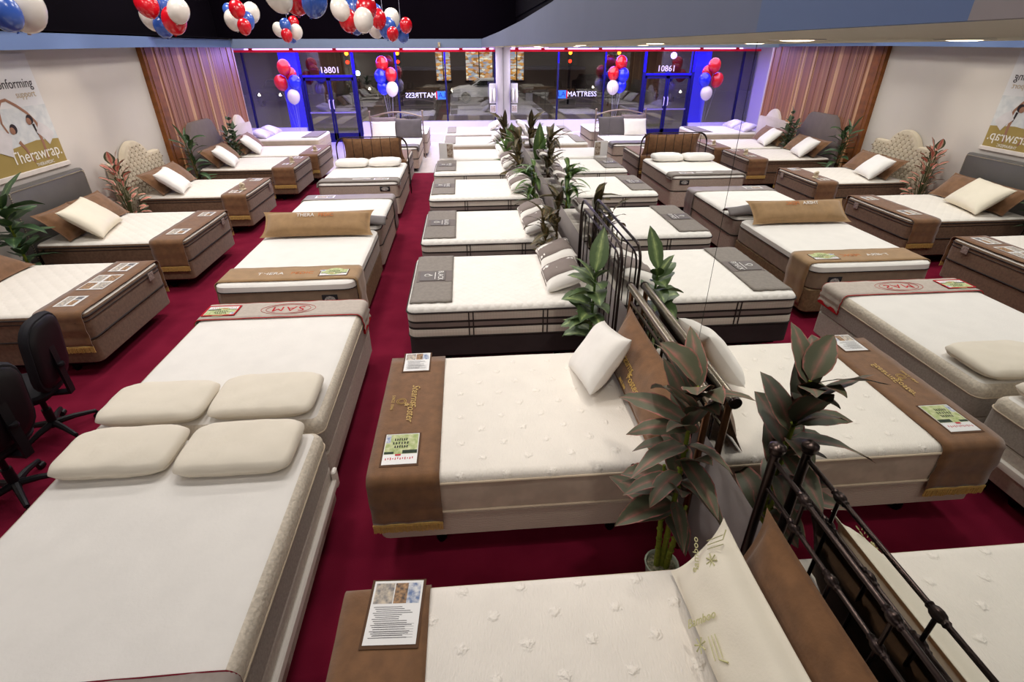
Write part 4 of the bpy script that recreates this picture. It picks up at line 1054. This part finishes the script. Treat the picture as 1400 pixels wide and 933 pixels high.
# ------------------------------------------------------------------ plants
def leafmat(name, a, b, edge=None, mid=None, rough=.45):
    m = bpy.data.materials.new(name); m.use_nodes = True; nt = m.node_tree; N = nt.nodes; L = nt.links; bs = N['Principled BSDF']
    uv = N.new('ShaderNodeUVMap'); uv.uv_map = 'leaf'; sp = N.new('ShaderNodeSeparateXYZ'); L.new(uv.outputs[0], sp.inputs[0])
    ab = N.new('ShaderNodeMath'); ab.operation = 'ABSOLUTE'; sb = N.new('ShaderNodeMath'); sb.operation = 'SUBTRACT'; sb.inputs[1].default_value = .5
    L.new(sp.outputs[0], sb.inputs[0]); L.new(sb.outputs[0], ab.inputs[0])   # 0 mid .. .5 edge
    tc = N.new('ShaderNodeTexCoord'); nz = N.new('ShaderNodeTexNoise'); nz.inputs['Scale'].default_value = 22; nz.inputs['Detail'].default_value = 4; L.new(tc.outputs['Object'], nz.inputs['Vector'])
    ad = N.new('ShaderNodeMath'); ad.operation = 'MULTIPLY_ADD'; ad.inputs[1].default_value = .22; L.new(nz.outputs['Fac'], ad.inputs[0]); L.new(ab.outputs[0], ad.inputs[2])
    cr = N.new('ShaderNodeValToRGB'); e = cr.color_ramp.elements
    e[0].position = .10; e[0].color = (*lin(mid or b), 1); e[1].position = 1; e[1].color = (*lin(edge or a), 1)
    for p, c in ((.16, b), (.30, a), (.54, a) if name != 'caladium_leaf' else (.34, a), (.62, edge or a) if name != 'caladium_leaf' else (.42, edge)): x = e.new(p); x.color = (*lin(c), 1)
    L.new(ad.outputs[0], cr.inputs[0]); L.new(cr.outputs[0], bs.inputs['Base Color']); bs.inputs['Roughness'].default_value = rough
    return m
def leaf(mb, uvs, base, az, el, L, W, droop=.6, fold=.25, shape=1.0, twist=0, n=7):
    """base point, heading az (rad), elevation el, length, width"""
    p = Vector(base); e = el; pts = []
    d = L/n
    for i in range(n+1):
        pts.append((p.copy(), e)); p = p+Vector((math.cos(az)*math.cos(e), math.sin(az)*math.cos(e), math.sin(e)))*d; e -= droop/n
    side = Vector((-math.sin(az), math.cos(az), 0)); hsh = math.sin(az*91.7+L*311)*.5; twist = twist+hsh*1.3; fold = fold+.25*math.cos(az*57)
    o = len(mb.v)
    for i, (q, e) in enumerate(pts):
        t = i/n; wv = W/2*(math.sin(PI*t**(.75*shape))**.8 if 0 < t < 1 else 0.02)
        up = Vector((-math.cos(az)*math.sin(e), -math.sin(az)*math.sin(e), math.cos(e)))
        s2 = (side*math.cos(twist*t)+up*math.sin(twist*t))
        rip = .03*W*math.sin(i*2.3+az*5)
        for k, u in enumerate((-1, -.5, 0, .5, 1)):
            mb.v.append(tuple(q+s2*wv*u+up*(abs(u)*wv*fold+rip*abs(u)))); uvs.append(((u+1)/2, t))
    for i in range(n):
        for k in range(4): a = o+i*5+k; mb.f.append((a, a+1, a+6, a+5)); mb.m.append(0)
def foliage(name, mb, uvs, m, parent):
    ob = mb.build(name, m, parent, ang=180, fix=False)
    me = ob.data; ul = me.uv_layers.new(name='leaf')
    for lp in me.loops: ul.data[lp.index].uv = uvs[lp.vertex_index]
    return ob
def pot(t, m, r=.09, h=.15):
    MB().lathe([(0, 0), (r*.75, 0), (r*.8, .01), (r, h-.02), (r*1.05, h), (r*.95, h), (r*.88, h-.03), (0, h-.03)], n=20).build('pot', m, t)
    MB().lathe([(0, h-.035), (r*.9, h-.035), (r*.86, h-.015), (0, h-.012)], n=16).build('pebbles', mat('pebbles', (176, 166, 140), rgb2=(90, 96, 70), vs=50, bump=.6, bs=60), t)
M_dkpot = mat('dark_pot', (40, 34, 32), rough=.5); M_stem = mat('green_stem', (128, 140, 44), var=.15, vs=20); M_bstem = mat('brown_stem', (96, 78, 44), var=.15, vs=20)
M_cord = leafmat('cordyline_leaf', (82, 84, 62), (112, 88, 70), edge=(172, 100, 94), mid=(142, 92, 80), rough=.6)
M_dief = leafmat('dieffenbachia_leaf', (82, 104, 62), (130, 152, 96), edge=(66, 88, 50), mid=(176, 192, 124))
M_dkleaf = leafmat('dark_green_leaf', (54, 80, 50), (74, 102, 62), mid=(122, 144, 90))
M_brleaf = leafmat('bronze_leaf', (84, 80, 48), (120, 98, 64), edge=(110, 66, 48), mid=(150, 120, 84))
M_green2 = leafmat('bright_green_leaf', (78, 108, 50), (96, 126, 60), mid=(150, 170, 90))
M_calad = leafmat('caladium_leaf', (222, 176, 150), (220, 128, 118), edge=(70, 84, 56), mid=(206, 84, 88))
M_zz = leafmat('zz_leaf', (70, 88, 66), (96, 112, 84), mid=(150, 160, 120))

def cane_plant(name, label, loc, h, leaves, lm, sm, stems=((0, 0, 0, 0),), potm=None, potr=.09, poth=.15, group=None):
    """stems: (x0,y0, leanx, leany); leaves: list of (stem, height fraction, az deg, el deg, L, W, droop)"""
    t = thing(name, label, 'plant', loc, 0, group)
    pot(t, potm or M_dkpot, potr, poth)
    sp = MB()
    def P(si, f):
        x0, y0, lx, ly, *hh = stems[si]; H = h*(hh[0] if hh else 1)
        return Vector((x0+lx*f**1.2, y0+ly*f**1.2, poth-.03+(H-poth+.03)*f))
    for si, s in enumerate(stems):
        sp.tube([P(si, k/10) for k in range(11)], [.013*(1.5-k*.08) for k in range(11)], 8)
        for k in range(1, 10): sp.lathe([(.017, -.004), (.021, 0), (.017, .004)], P(si, k/10), 8)
    sp.build('stem', sm, t)
    mb = MB(); uv = []
    for (si, f, az, el, L, W, dr) in leaves:
        leaf(mb, uv, P(si, f), R(az), R(el), L, W, dr)
    lo_, hi_ = XL+.13-loc[0], -.014-loc[0]
    mb.v = [(min(max(x, lo_), hi_), y, z) for x, y, z in mb.v]
    foliage('foliage', mb, uv, lm, t)
    return t
rnd = random.Random(3)
def whorl(n, f0, f1, L0, L1, W0, W1, el=(10, 60), dr=(.5, 1.2), si=0, az0=0, avoid=None, seed=1):
    r_ = random.Random(seed); out = []
    for i in range(n):
        f = f0+(f1-f0)*i/max(1, n-1); az = az0+i*137.5+r_.uniform(-15, 15)
        if avoid:   # keep long leaves from poking through the mirror (+X side)
            c = math.cos(R(az))
            if c > .35: az = 180-az if r_.random() < .7 else (90 if math.sin(R(az)) > 0 else -90)
        out.append((si, f, az, r_.uniform(*el)+(25*f), r_.uniform(L0, L1), r_.uniform(W0, W1), r_.uniform(*dr)))
    return out
M_clear = mat('glass_pot', (190, 200, 180), rough=.15, spec=.6, var=.05)
lv = whorl(30, .28, 1.0, .28, .42, .12, .165, el=(-5, 50), dr=(.2, 1.6), avoid=True, seed=5)
lv += [(0, .95, -60, 45, .34, .12, .7), (0, .98, 85, 60, .34, .12, .6), (0, .8, 180, 20, .34, .11, .9), (0, .55, 185, 10, .34, .1, 1.0), (0, .42, -100, 10, .33, .09, .8), (0, .45, 165, 20, .3, .1, 1.2), (0, .72, -75, 30, .36, .11, .6), (0, .86, 110, 50, .34, .11, .5)]
cane_plant('cordyline_plant', 'red-edged cordyline plant with yellow-green stem between the two nearest mirror-side beds', (-.27, 2.08, 0), 1.5, lv, M_cord, M_stem, stems=((0, 0, -.02, -.03), (-.03, .0, -.05, .04, .62), (.02, -.02, .0, -.08, .5)), potm=M_clear, potr=.1, poth=.16)
lv = whorl(17, .36, .92, .24, .31, .17, .21, el=(-5, 25), dr=(.5, 1.3), avoid=True, seed=8)+[(0, .98, 60, 74, .40, .17, .3), (0, .9, 150, 60, .28, .13, .6), (0, .93, -60, 60, .22, .12, .9), (0, .55, 180, 10, .3, .13, .8), (0, .62, -85, 15, .3, .13, .8)]
cane_plant('dieffenbachia_plant', 'variegated dieffenbachia in front of the black wrought-iron headboard', (-.28, 4.28, 0), 1.25, lv, M_dief, mat('leafy_stem', (96, 126, 60)), stems=((0, 0, .0, -.05),))
lv = whorl(26, .3, 1.0, .28, .42, .09, .12, el=(-15, 45), dr=(.3, 1.5), avoid=True, seed=11)+whorl(13, .4, 1.0, .24, .34, .07, .09, si=1, avoid=True, seed=12, dr=(.5, 1.6))
cane_plant('bronze_plant', 'bronze-leaved plant between the charcoal-based bed and the second black-edged bed', (-.26, 6.52, 0), 1.32, lv, M_brleaf, M_bstem, stems=((0, 0, .02, 0), (-.05, .05, -.14, -.1, .86)))
lv = whorl(46, .25, 1.0, .32, .5, .06, .09, el=(-10, 55), dr=(.8, 2.0), avoid=True, seed=14)
cane_plant('dracaena_plant', 'narrow-leaved green dracaena between the second and third black-edged beds', (-.28, 8.75, 0), 1.25, lv, M_green2, M_stem, stems=((0, 0, 0, 0),))
lv = whorl(30, .3, 1.0, .36, .56, .1, .14, el=(-10, 55), dr=(.5, 1.6), avoid=True, seed=16)+whorl(8, .5, 1, .3, .4, .06, .08, si=1, avoid=True, seed=18, dr=(.8, 2))
cane_plant('bronze_plant', 'tall bronze and green plant between the third and fourth black-edged beds', (-.3, 10.98, 0), 1.4, lv, M_brleaf, M_bstem, stems=((0, 0, 0, 0), (.03, .05, -.1, .08)))
lv = [(0, .4, -80, 86, .95, .3, .15), (0, .35, 100, 84, .85, .26, .2), (0, .3, 190, 74, .8, .24, .5)]+whorl(7, .3, .8, .4, .6, .1, .14, el=(30, 60), avoid=True, seed=21)
cane_plant('banana_plant', 'plant with one tall upright green paddle leaf beside the far mirror', (-.34, 12.77, 0), 1.2, lv, M_green2, M_stem, stems=((0, 0, 0, 0),))
lv = whorl(36, .25, 1.0, .38, .6, .11, .16, el=(0, 70), dr=(.2, 1.0), avoid=True, seed=25)
cane_plant('bronze_plant', 'bronze-leaved plant farthest along the mirror', (-.34, 14.55, 0), 1.2, lv, M_brleaf, M_bstem, stems=((0, 0, 0, .05),))
# left wall plants
lv = whorl(30, .22, .95, .34, .46, .14, .19, el=(-5, 30), dr=(.5, 1.2), seed=31)+[(0, .98, -40, 50, .45, .15, .8), (0, 1, -140, 60, .45, .15, .8), (0, 1, 60, 60, .5, .14, .6)]
cane_plant('dieffenbachia_plant', 'broad-leaved green plant beside the grey leather headboard', (-6.93, 6.72, 0), 1.3, lv, M_dkleaf, M_stem, potr=.12, poth=.2)
t = thing('caladium_plant', 'pink-leaved caladium between the grey leather and beige tufted headboards', 'plant', (-6.97, 9.15, 0)); pot(t, M_dkpot, .1, .18)
mb = MB(); uv = []; st = MB(); rr_ = random.Random(41)
for i in range(44):
    z = .35+1.0*(i/44)+rr_.uniform(-.03, .03); az = i*137.5; d = .02+.2*(1-(i/44)**2)*rr_.uniform(.4, 1)
    b = Vector((math.cos(R(az))*d*.9, math.sin(R(az))*d, z)); b.x = max(b.x, -.1)
    st.tube([(0, 0, .15), (b.x*.3, b.y*.3, z*.6), tuple(b)], .004, 5)
    leaf(mb, uv, b, R(az), R(15+50*(i/44)), .2, .12, .9, .1, 1.1)
mb.v = [(max(x, -.24), y, z) for x, y, z in mb.v]
for az in (-60, 30): leaf(mb, uv, (0, .05 if az > 0 else -.05, 1.36), R(az), R(75), .22, .15, .3, .1, 1.2)
st.build('stem', mat('dusky_stem', (90, 96, 60)), t); foliage('foliage', mb, uv, M_calad, t)
lv = whorl(24, .3, 1.0, .28, .42, .08, .13, el=(0, 50), dr=(.3, 1.5), seed=44)+whorl(8, .6, 1, .3, .5, .04, .06, si=1, seed=45, el=(20, 60))
cane_plant('dark_foliage_plant', 'dark sparse plant between the beige tufted and grey angular headboards', (-6.85, 11.5, 0), 1.35, lv, M_dkleaf, M_bstem, stems=((0, 0, 0, .0), (0, 0, .05, -.25)), potr=.11, poth=.2)
t = thing('zz_plant', 'zz plant with paired oval leaves before the pale curved headboard', 'plant', (-6.82, 13.55, 0)); pot(t, M_dkpot, .1, .18)
mb = MB(); uv = []; st = MB()
for s in range(5):
    az = s*75+20; lx = .14*math.cos(R(az)) if s else .02; ly = .16*math.sin(R(az)) if s else 0; H = 1.5 if s == 0 else 1.0+.08*s
    pth = [Vector((lx*(k/10)**1.5, ly*(k/10)**1.5, .15+(H-.15)*k/10)) for k in range(11)]
    st.tube(pth, [.014-.001*k for k in range(11)], 6)
    for k in range(4, 11):
        for sg in (-1, 1): leaf(mb, uv, pth[k], R(az+90*sg+20), R(35), .19, .085, .4, .15, 1)
    leaf(mb, uv, pth[10], R(az), R(80), .2, .1, .2, .15, 1)
st.build('stem', mat('zz_stem', (80, 92, 56)), t); foliage('foliage', mb, uv, M_zz, t)

# ------------------------------------------------------------------ poster
t = thing('poster', 'large seaside poster with two arching women and white lettering on the left wall', 'poster', (XL+.012, 7.83, 0))
def wavy(): return
PW = .73
MB().box(-.004, .0, -PW, PW, 1.52, 2.9).build('sheet', mat('poster_sky', (206, 204, 204), rgb2=(222, 216, 210), vs=.8, rough=.5), t, smooth=False)
def pq(name, pts, m, x=.001): MB().poly([(x, a, z) for a, z in pts]).build(name, m, t, smooth=False)
pq('sea', [(-PW, 1.75), (PW, 1.82), (PW, 2.28), (-PW, 2.28)], mat('poster_sea', (188, 190, 192), rgb2=(206, 206, 204), vs=9))
pq('sand', [(-PW, 1.52), (PW, 1.52), (PW, 1.83), (.3, 1.86), (-PW, 1.76)], mat('poster_sand', (156, 134, 76), var=.05, vs=3), .0015)
skin = mat('poster_skin', (150, 108, 86)); hair = mat('poster_hair', (44, 32, 34)); dress = mat('poster_dress', (206, 200, 200))
def strip(name, pts, r0, r1, m, x=.004):
    mb = MB(); n = len(pts); mb.tube([(0, a, z) for a, z in pts], [r0+(r1-r0)*i/(n-1) for i in range(n)], 6)
    mb.xf(Matrix.Translation((x, 0, 0)) @ Matrix.Diagonal((.06, 1, 1, 1))); mb.build(name, m, t)
strip('figure_arms', [(-.12, 2.0), (-.16, 2.12), (-.12, 2.28), (-.03, 2.37), (.06, 2.38), (.2, 2.30), (.33, 2.2), (.42, 2.08), (.44, 1.98)], .015, .022, skin)
strip('figure_dress', [(-.16, 2.02), (-.24, 1.9), (-.3, 1.76)], .1, .14, dress, .0025); strip('figure_dress', [(.42, 2.02), (.52, 1.94), (.6, 1.84)], .1, .12, dress, .0025)
strip('figure_leg', [(.0, 1.88), (.06, 1.78), (.13, 1.6)], .03, .016, skin); strip('figure_leg', [(.4, 1.98), (.41, 1.82), (.39, 1.6)], .03, .016, skin)
for a, z in ((-.01, 2.04), (.33, 2.12)):
    mb = MB().sphere((0, a, z), .06, 8, sc=(.04, 1, 1)); mb.xf(Matrix.Translation((.005, 0, 0))); mb.build('figure_hair', hair, t)
    mb = MB().sphere((0, a-.03, z-.02), .045, 8, sc=(.05, 1, 1)); mb.xf(Matrix.Translation((.0065, 0, 0))); mb.build('figure_face', skin, t)
strip('figure_hair', [(.36, 2.06), (.37, 1.97), (.38, 1.92)], .02, .01, hair)
mb = MB(); add_text(mb, 'conforming', .16, T(.003, .3, 2.55, 90, 0, 90), ext=.001, sx=.95); mb.build('headline', mat('poster_dark_ink', (66, 60, 62)), t, smooth=False)
mb = MB(); add_text(mb, 'support', .115, T(.003, .45, 2.42, 90, 0, 90), ext=.001); mb.build('subtitle', mat('poster_tan_ink', (196, 176, 146)), t, smooth=False)
mb = MB(); add_text(mb, 'Therawrap.', .215, T(.006, .22, 1.69, 90, 0, 90), ext=.001, sx=.95); add_text(mb, 'THERAPEDIC', .06, T(.006, .3, 1.56, 90, 0, 90), ext=.001); mb.build('brand_lettering', mat('poster_white_ink', (232, 226, 216)), t, smooth=False)
MB().bbox(-.01, .025, -PW-.02, PW+.02, 1.46, 1.52, .005).build('bottom_rail', mat('rail_white', (214, 204, 196)), t)

# ------------------------------------------------------------------ office chairs
def office_chair(label, x, y, rz, sc=1):
    t = thing('office_chair', label, 'office chair', (x, y, 0), rz, 'black office chairs')
    fab = mat('black_upholstery', (30, 28, 34), rough=.75, var=.1, bump=.15, bs=200)
    pl = mat('black_plastic', (22, 20, 24), rough=.45)
    # faces local +y (seat forward); back at -y
    MB().loft(.48, .46, .13, [(.05, .44), (.01, .455), (0, .48), (.01, .505), (.05, .52), (.14, .525)], c=(0, .05), sub=2).build('seat', fab, t)
    MB().loft(.4, .38, .1, [(.02, .41), (0, .42), (0, .44)], c=(0, .05)).build('seat_pan', pl, t)
    b = MB().loft(.47, .64, .16, [(.05, -.035), (.012, -.03), (0, -.005), (.01, .03), (.05, .045), (.14, .055)], sub=3)
    b.xf(T(0, -.2, .80, 82, 0, 180)); bk = b.build('backrest', fab, t)
    b = MB().loft(.42, .58, .15, [(.06, -.02), (.012, -.012), (0, .0), (0, .01)], sub=3); b.xf(T(0, -.235, .80, 82, 0, 180)); b.build('rear_shell', pl, bk)
    m = MB().box(-.035, .035, -.262, -.242, .42, .86).box(-.035, .035, -.26, .0, .40, .42); br = m.build('back_bracket', pl, t, smooth=False)
    MB().lathe([(.03, 0), (.035, .01), (.03, .03)], (0, -.262, .66), 12).build('knob', pl, br)
    MB().lathe([(.035, .08), (.035, .26), (.022, .26), (.022, .42)], n=14).build('column', pl, t)
    for k in range(5):
        a = k*2*PI/5+.3; dx, dy = math.cos(a), math.sin(a)
        lg = MB().tube([(0, 0, .115), (dx*.15, dy*.15, .105), (dx*.3, dy*.3, .075)], [.03, .024, .018], 8).build('base_leg', pl, t)
        MB().lathe([(.0, -.022), (.027, -.022), (.027, .022), (.0, .022)], (dx*.3, dy*.3, .027), 12, axis='x').tube([(dx*.3, dy*.3, .08), (dx*.3, dy*.3, .04)], .012, 6).build('caster', pl, lg)
    for s in (-1, 1):
        MB().tube([(s*.22, .05, .43), (s*.28, .05, .45), (s*.29, .02, .62), (s*.28, -.02, .66)], .014, 8).bbox(s*.285-.03, s*.285+.03, -.12, .14, .655, .685, .01).build('armrest', pl, t)
    return t
office_chair('black office chair farther from the camera, at the left edge behind the nearest one', -5.05, 3.95, R(98))
office_chair('black office chair nearest the camera, cut off by the left edge', -4.84, 3.20, R(82))

# ------------------------------------------------------------------ balloons
def balloon_mat(n, c, e=0): return mat('balloon_'+n, c, rough=.22, spec=.7, var=.03, vs=4)
BR = balloon_mat('red', (205, 18, 34)); BB = balloon_mat('blue', (58, 92, 176)); BW = balloon_mat('white', (226, 216, 206))
BB2 = balloon_mat('royal_blue', (24, 40, 220))
def balloon(parent, c, r, m, tilt=(0, 0)):
    prof = []
    n = 14
    for i in range(n+1):
        a = PI*i/n; rr = r*math.sin(a); z = -r*math.cos(a)*(1.12 if a > PI/2 else 1.25)
        prof.append((max(rr, .0), z))
    mb = MB().lathe(prof, n=18); mb.lathe([(0.0, -r*1.25), (r*.07, -r*1.27), (r*.1, -r*1.33), (0, -r*1.33)], n=8)
    mb.xf(Matrix.Translation(c) @ Euler((tilt[0], tilt[1], 0)).to_matrix().to_4x4())
    return mb.build('balloon', m, parent)
def bunch(label, loc, spec, weight=True, string_to=None, group=None):
    t = thing('balloon_bunch', label, 'balloons', loc, 0, group)
    m = MB()
    for (x, y, z, r, mm, tx, ty) in spec:
        balloon(t, (x, y, z), r, mm, (tx, ty))
        if weight: m.tube([(x, y, z-r*1.3), (x*.5, y*.5, z*.5), (0, 0, .08)], .0025, 4)
    if weight:
        m.build('ribbon', mat('ribbon', (180, 180, 200)), t)
        MB().lathe([(0, 0), (.06, 0), (.06, .07), (.03, .1), (0, .1)], n=12).build('weight', BR, t)
    elif string_to:
        m.tube([(0, 0, 0), (0, 0, string_to)], .003, 4); m.build('string', mat('ribbon', (180, 180, 200)), t)
    return t
CX, CZ = -1.372184712730632, 2.95
FPX, PITCH, YAW, ROLL = 715.9967809590487, 0.5101636813729234, 0.08280636332993953, -0.0019410564747818673
fw = Vector((math.sin(YAW)*math.cos(PITCH), math.cos(YAW)*math.cos(PITCH), -math.sin(PITCH)))
rt = Vector((math.cos(YAW), -math.sin(YAW), 0)); upv = rt.cross(fw)
r_ = math.cos(ROLL)*rt+math.sin(ROLL)*upv; u_ = -math.sin(ROLL)*rt+math.cos(ROLL)*upv
# floor-standing bunches by the window
fx = -6.75
bunch('balloon bunch left of the glass door with two red, one blue and one white balloon', (-6.75, 18.8, 0),
      [(-.13, 0, 2.45, .2, BR, .1, .1), (-.32, .05, 2.02, .2, BR, .1, -.2), (.12, .0, 2.03, .19, BB2, 0, .1), (.02, -.05, 1.63, .19, BW, 0, .1), (-.02, .2, 2.25, .18, BR, 0, 0)])
bunch('balloon bunch right of the glass door with blue, red and white balloons', (-3.85, 19.6, 0),
      [(-.15, .1, 2.52, .2, BR, .1, .1), (.12, 0, 2.2, .19, BR, 0, .1), (-.22, .0, 2.15, .2, BB2, 0, -.1), (-.18, .1, 1.82, .2, BB2, 0, -.1), (.12, -.05, 1.78, .2, BW, 0, .1), (-.05, .25, 2.0, .18, BB2, 0, 0)])
# ceiling bunches: px position in the upper dark space and distance
BUN = [
 ('nearest the camera at the top left corner', 4.4, [(2, 14, 22, BB), (32, 10, 26, BW), (14, -16, 20, BR)]),
 ('second along the dark ceiling, above the poster end', 7.6, [(200, 5, 15, BR), (208, 22, 15.5, BW), (224, 6, 15, BB), (238, 27, 15.5, BR), (244, 14, 14, BW), (223, 36, 12, BB)]),
 ('third along the dark ceiling, above the wood boarding', 10.2, [(324, 12, 10.5, BR), (343, 17, 11.5, BW), (319, 27, 11.5, BW), (337, 28, 10.5, BB), (334, 36, 9, BR), (313, 14, 8, BB)]),
 ('smallest, above the glass door', 12.2, [(390, 34, 7.5, BB), (401, 31, 7.5, BR), (381, 40, 8, BW), (405, 43, 8.5, BW), (392, 48, 7.5, BR), (400, 52, 5.5, BB)]),
 ('large, cut off by the top edge of the photo', 6.8, [(380, -6, 18, BW), (404, -5, 19, BR), (430, 2, 17, BB)]),
 ('near end of the balloon garland', 8.6, [(465, 12, 13, BW), (484, 12, 13.5, BB), (501, 11, 14, BR), (476, 27, 13, BR), (497, 27, 13.5, BW), (487, 36, 9, BB)]),
 ('middle of the balloon garland', 10.6, [(517, 25, 11, BR), (535, 25, 11.5, BW), (513, 37, 11.5, BW), (530, 38, 12, BB), (537, 46, 8, BR), (514, 16, 9, BB)]),
 ('far end of the balloon garland', 12.2, [(555, 34, 8.5, BR), (547, 43, 8.5, BW), (551, 48, 8, BB), (541, 36, 7, BB)]),
]
def ray(px, py): return fw+r_*((px-700)/FPX)-u_*((py-466.5)/FPX)
for lab, dist, bl in BUN:
    C0 = Vector((CX, 0, CZ))
    cx = sum(b[0] for b in bl)/len(bl); cy = sum(b[1] for b in bl)/len(bl)
    v = ray(cx, cy); c = C0+v*(dist*.94)
    t = thing('balloon_bunch', 'balloon bunch '+lab, 'balloons', tuple(c), 0, 'balloon bunches under the dark ceiling')
    for i, (px, py, r, mm) in enumerate(bl):
        dd = dist*(.94+.018*((i*7) % 4)-.027)
        p = C0+ray(px, py)*dd-c; rad = r/FPX*dd
        balloon(t, tuple(p), rad*.98, mm, (.5*(py-cy)/30, .5*(px-cx)/30))
    MB().tube([(0, 0, 0), (0, 0, 5.59-c.z)], .003, 4).build('string', mat('ribbon', (180, 180, 200)), t)

# ------------------------------------------------------------------ soffit downlights
def downlight(label, x, y):
    t = thing('ceiling_light', label, 'ceiling light', (x, y, ZS), 0, 'round downlights in the right soffit')
    MB().lathe([(.056, 0), (.085, 0), (.085, -.002), (.056, -.003)], n=28).build('trim_ring', M_whitemetal, t)
    MB().lathe([(0, -.006), (.03, -.0055), (.052, -.003), (.055, -.001)], n=28).build('lens', emat('warm_lamp', (255, 226, 190), 9), t)
    la = bpy.data.lights.new('soffit_spot', 'SPOT'); la.energy = 48; la.color = (1, .93, .84); la.spot_size = R(120); la.spot_blend = .8; la.shadow_soft_size = .06
    lo = bpy.data.objects.new('soffit_spot', la); COL.objects.link(lo); lo.location = (0, 0, -.03); lo.parent = t
downlight('round soffit downlight nearest the camera', -.29, 1.87)
downlight('round soffit downlight second from the camera', -.29, 3.3)
downlight('round soffit downlight third from the camera', -.29, 5.4)
downlight('round soffit downlight fourth from the camera', -.29, 8.6)
downlight('round soffit downlight farthest from the camera', -.29, 12.5)

# ------------------------------------------------------------------ light
def area(name, loc, rot, sx, sy, e, col):
    la = bpy.data.lights.new(name, 'AREA'); la.shape = 'RECTANGLE'; la.size = sx; la.size_y = sy; la.energy = e; la.color = col
    o = bpy.data.objects.new(name, la); COL.objects.link(o); o.location = loc; o.rotation_euler = rot; return o
def spot(name, loc, tgt, e, size, col=(1, .9, .78), soft=.08, blend=.6):
    la = bpy.data.lights.new(name, 'SPOT'); la.energy = e; la.color = col; la.spot_size = R(size); la.spot_blend = blend; la.shadow_soft_size = soft
    o = bpy.data.objects.new(name, la); COL.objects.link(o); o.location = loc
    o.rotation_euler = (Vector(tgt)-Vector(loc)).to_track_quat('-Z', 'Y').to_euler(); return o
WARM = (1, .955, .915)
for y, e in ((1.0, 13), (4.4, 64), (7.8, 84), (11.2, 84), (14.0, 66)):
    for x, k in ((-1.4, .8), (-3.6, 1.0), (-6.0, .8)):  # row nearest the mirror is added fill for light bounced off it
        area('ceiling_and_fill_lamp', (x, y, 5.2), (0, 0, 0), .9, .9, e*k, WARM)
for x in (-2.0, -5.0):
    area('ceiling_and_fill_lamp', (x, -1.5, 4.4), (R(48), 0, 0), 1.2, .8, 22, WARM)  # added unseen fill from the camera side, no fixture there
spot('wall_spot', (-4.6, 9.2, 5.0), (-7.25, 9.0, 2.05), 230, 24, col=(1, .9, .78), soft=.1, blend=1)
spot('wall_spot', (-4.6, 6.0, 5.0), (-7.25, 6.9, 2.2), 25, 40, col=(1, .9, .78), soft=.1, blend=1)
area('window_soffit_lamp', (-2.2, 17.8, 2.96), (0, 0, 0), 3.6, 3.6, 230, (.93, .9, 1))
area('window_soffit_lamp', (-6.4, 17.8, 2.96), (0, 0, 0), 2.2, 3.6, 120, (.66, .6, 1))
area('window_blue_lamp', (-5.6, 20.1, 2.8), (0, 0, 0), 4.5, .3, 260, (.1, .06, 1))
area('window_blue_lamp', (-2.2, 20.0, 2.8), (0, 0, 0), 3.4, .3, 60, (.4, .36, 1))
area('street_lamp_glow', (-8, 32, 9), (0, 0, 0), 3, 3, 1500, (1, .85, .65))
area('street_lamp_glow', (4, 36, 9), (0, 0, 0), 3, 3, 1500, (1, .85, .7))
spot('window_blue_spot', (-5.9, 20.0, 2.72), (-7.25, 14.2, 1.5), 120, 75, col=(.35, .2, 1), soft=.1, blend=1)
w = bpy.data.worlds.new('night'); SC.world = w; w.use_nodes = True
w.node_tree.nodes['Background'].inputs[0].default_value = (.02, .022, .04, 1); w.node_tree.nodes['Background'].inputs[1].default_value = .6

# ------------------------------------------------------------------ camera
cam = bpy.data.cameras.new('camera'); cam.sensor_width = 36; cam.sensor_fit = 'HORIZONTAL'; cam.lens = FPX*36/1400; cam.clip_start = .02; cam.clip_end = 300
co = bpy.data.objects.new('camera', cam); COL.objects.link(co)
M3 = Matrix((r_, u_, -fw)).transposed(); co.matrix_world = Matrix.Translation((CX, 0, CZ)) @ M3.to_4x4()
SC.camera = co
SC.view_settings.view_transform = 'Standard'; SC.view_settings.look = 'None'; SC.view_settings.gamma = 1; SC.view_settings.use_curve_mapping = False
SC.view_settings.exposure = -.1
SC.cycles.caustics_reflective = False; SC.cycles.caustics_refractive = False
SC.cycles.max_bounces = 8; SC.cycles.diffuse_bounces = 4; SC.cycles.glossy_bounces = 4; SC.cycles.transparent_max_bounces = 8
SC.cycles.sample_clamp_indirect = 6
